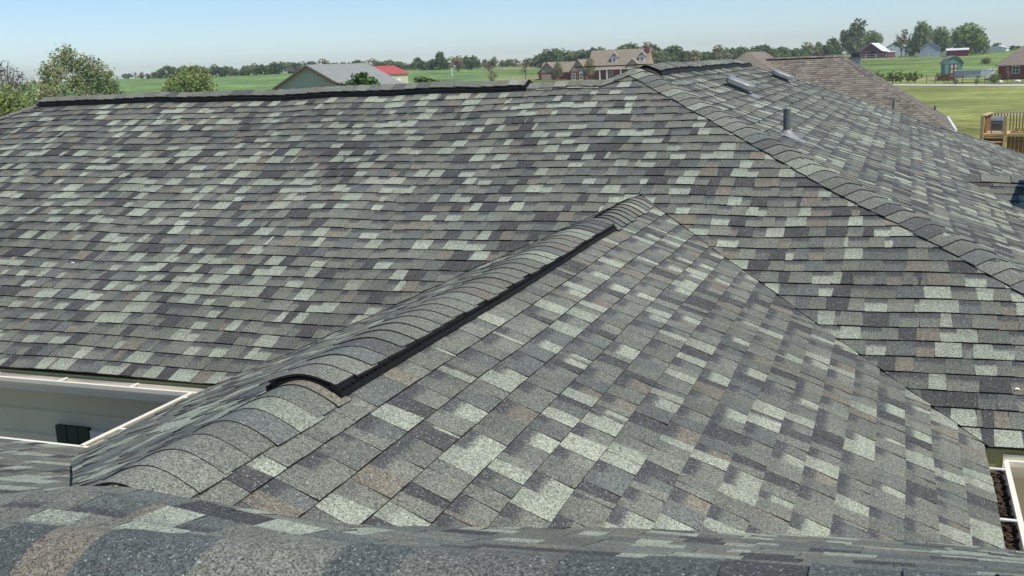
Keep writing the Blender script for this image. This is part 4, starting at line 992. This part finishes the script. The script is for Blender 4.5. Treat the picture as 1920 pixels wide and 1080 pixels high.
for x in (-.56, .42):
    m = MB(); m.loft([[(xx, .05, zf - .02), (xx, -1.62, -.15), (xx, -1.32, -.15), (xx, .05, zf - .38)] for xx in (x - .03, x + .03)]); m.build('stringer', WOODR, o)
m = MB(); m.box((-.5, .16, -.2), (.36, .2, zf - .125)); m.build('skirt', WOODD, o)
# grill on the deck
GS = .82
g = empty('grill', o.matrix_basis @ V(-.05, .75, zf), ang(1876) - R_(8), 'silver barbecue grill with a rounded hood standing on the deck', 'grill')
GR2 = mat('grill_steel', (.38, .38, .38), .35, metal=.5, var=.2, scale=8)
m = MB(); m.box((-.36, -.22, .12), (.36, .25, .62)); m.build('cabinet', GR2, g)
m = MB(); m.loft([[(x, -.26, .66), (x, -.26, .78), (x, -.18, .93), (x, .02, 1.0), (x, .22, .93), (x, .27, .66)] for x in (-.36, .36)]); m.build('hood', GR2, g)
m = MB(); m.box((-.3, -.285, .68), (.3, -.262, .71)); m.build('handle', DARK, g)
m = MB(); m.box((-.36, -.24, .63), (.36, -.23, .655)); m.box((-.3, -.235, .2), (.3, -.222, .55)); m.build('control_panel', PIPE, g)
for x in (-.3, .3):
    m = MB(); m.tube([(x - .02, -.15, .07), (x + .02, -.15, .07)], [.07, .07], 12); m.build('wheel', DARK, g)
g.scale = (GS,) * 3
# planter row on the deck and the white beam above it
fl = random.Random(9); pb = empty('flower_box', o.matrix_basis @ V(.62, .22, zf), ang(1876) - R_(8), 'row of small yellow and white flowers along the deck edge', 'flower box')
m = MB(); m.box((0, 0, 0), (3, .2, .1)); m.build('box', WOODL, pb); m = MB()
for i in range(420):
    P = V(fl.uniform(.02, 2.98), fl.uniform(.0, .2), fl.uniform(.1, .26)); cc = fl.choice([(.7, .5, .06), (.75, .75, .7), (.5, .28, .05), (.06, .12, .03), (.06, .12, .03)]); n = rdir(fl); a = n.cross(V(0, 0, 1)).normalized() * .035; b = n.cross(a)
    m.face([P - a, P + b, P + a, P - b], 0, cc + (1,))
m.build('flowers', LEAF, pb)
c2 = at(1905, 72); m = MB(); m.bar((-.7, 0, 0), (4, .6, -.12), .1, .1); m.bar((3.6, .5, -3), (3.6, .5, -.1), .12); m.bar((1.6, .3, -3), (1.6, .3, -.06), .08)
q = m.build('white_beam', WHITE, None); q.location = V(c2.x, c2.y, (161 - .04 * 1905 - 209.5) * K(1905, 72)); q.rotation_euler.z = ang(1905); tag(q, 'slender white beam of a swing frame rising behind the deck', 'swing frame')
#@@END
hz = bpy.data.materials.new('haze'); hz.use_nodes = True; t = hz.node_tree; t.nodes.remove(t.nodes['Principled BSDF'])
pv = t.nodes.new('ShaderNodeVolumePrincipled'); pv.inputs['Color'].default_value = (.94, .97, 1, 1); pv.inputs['Density'].default_value = .00032; pv.inputs['Anisotropy'].default_value = .3
t.links.new(pv.outputs[0], t.nodes['Material Output'].inputs['Volume'])
mb = MB(); mb.box((-1600, -1600, -9), (1600, 1600, 24)); tag(mb.build('haze', hz), kind='stuff')
# ------------------------------------------------------------------ raise everything so that the yard is near z = 0
for o in list(sc.objects):
    if o.parent is None:
        if o.name == 'camera': o.matrix_world = Matrix.Translation((0, 0, EYE)) @ o.matrix_world
        else: o.location.z += EYE
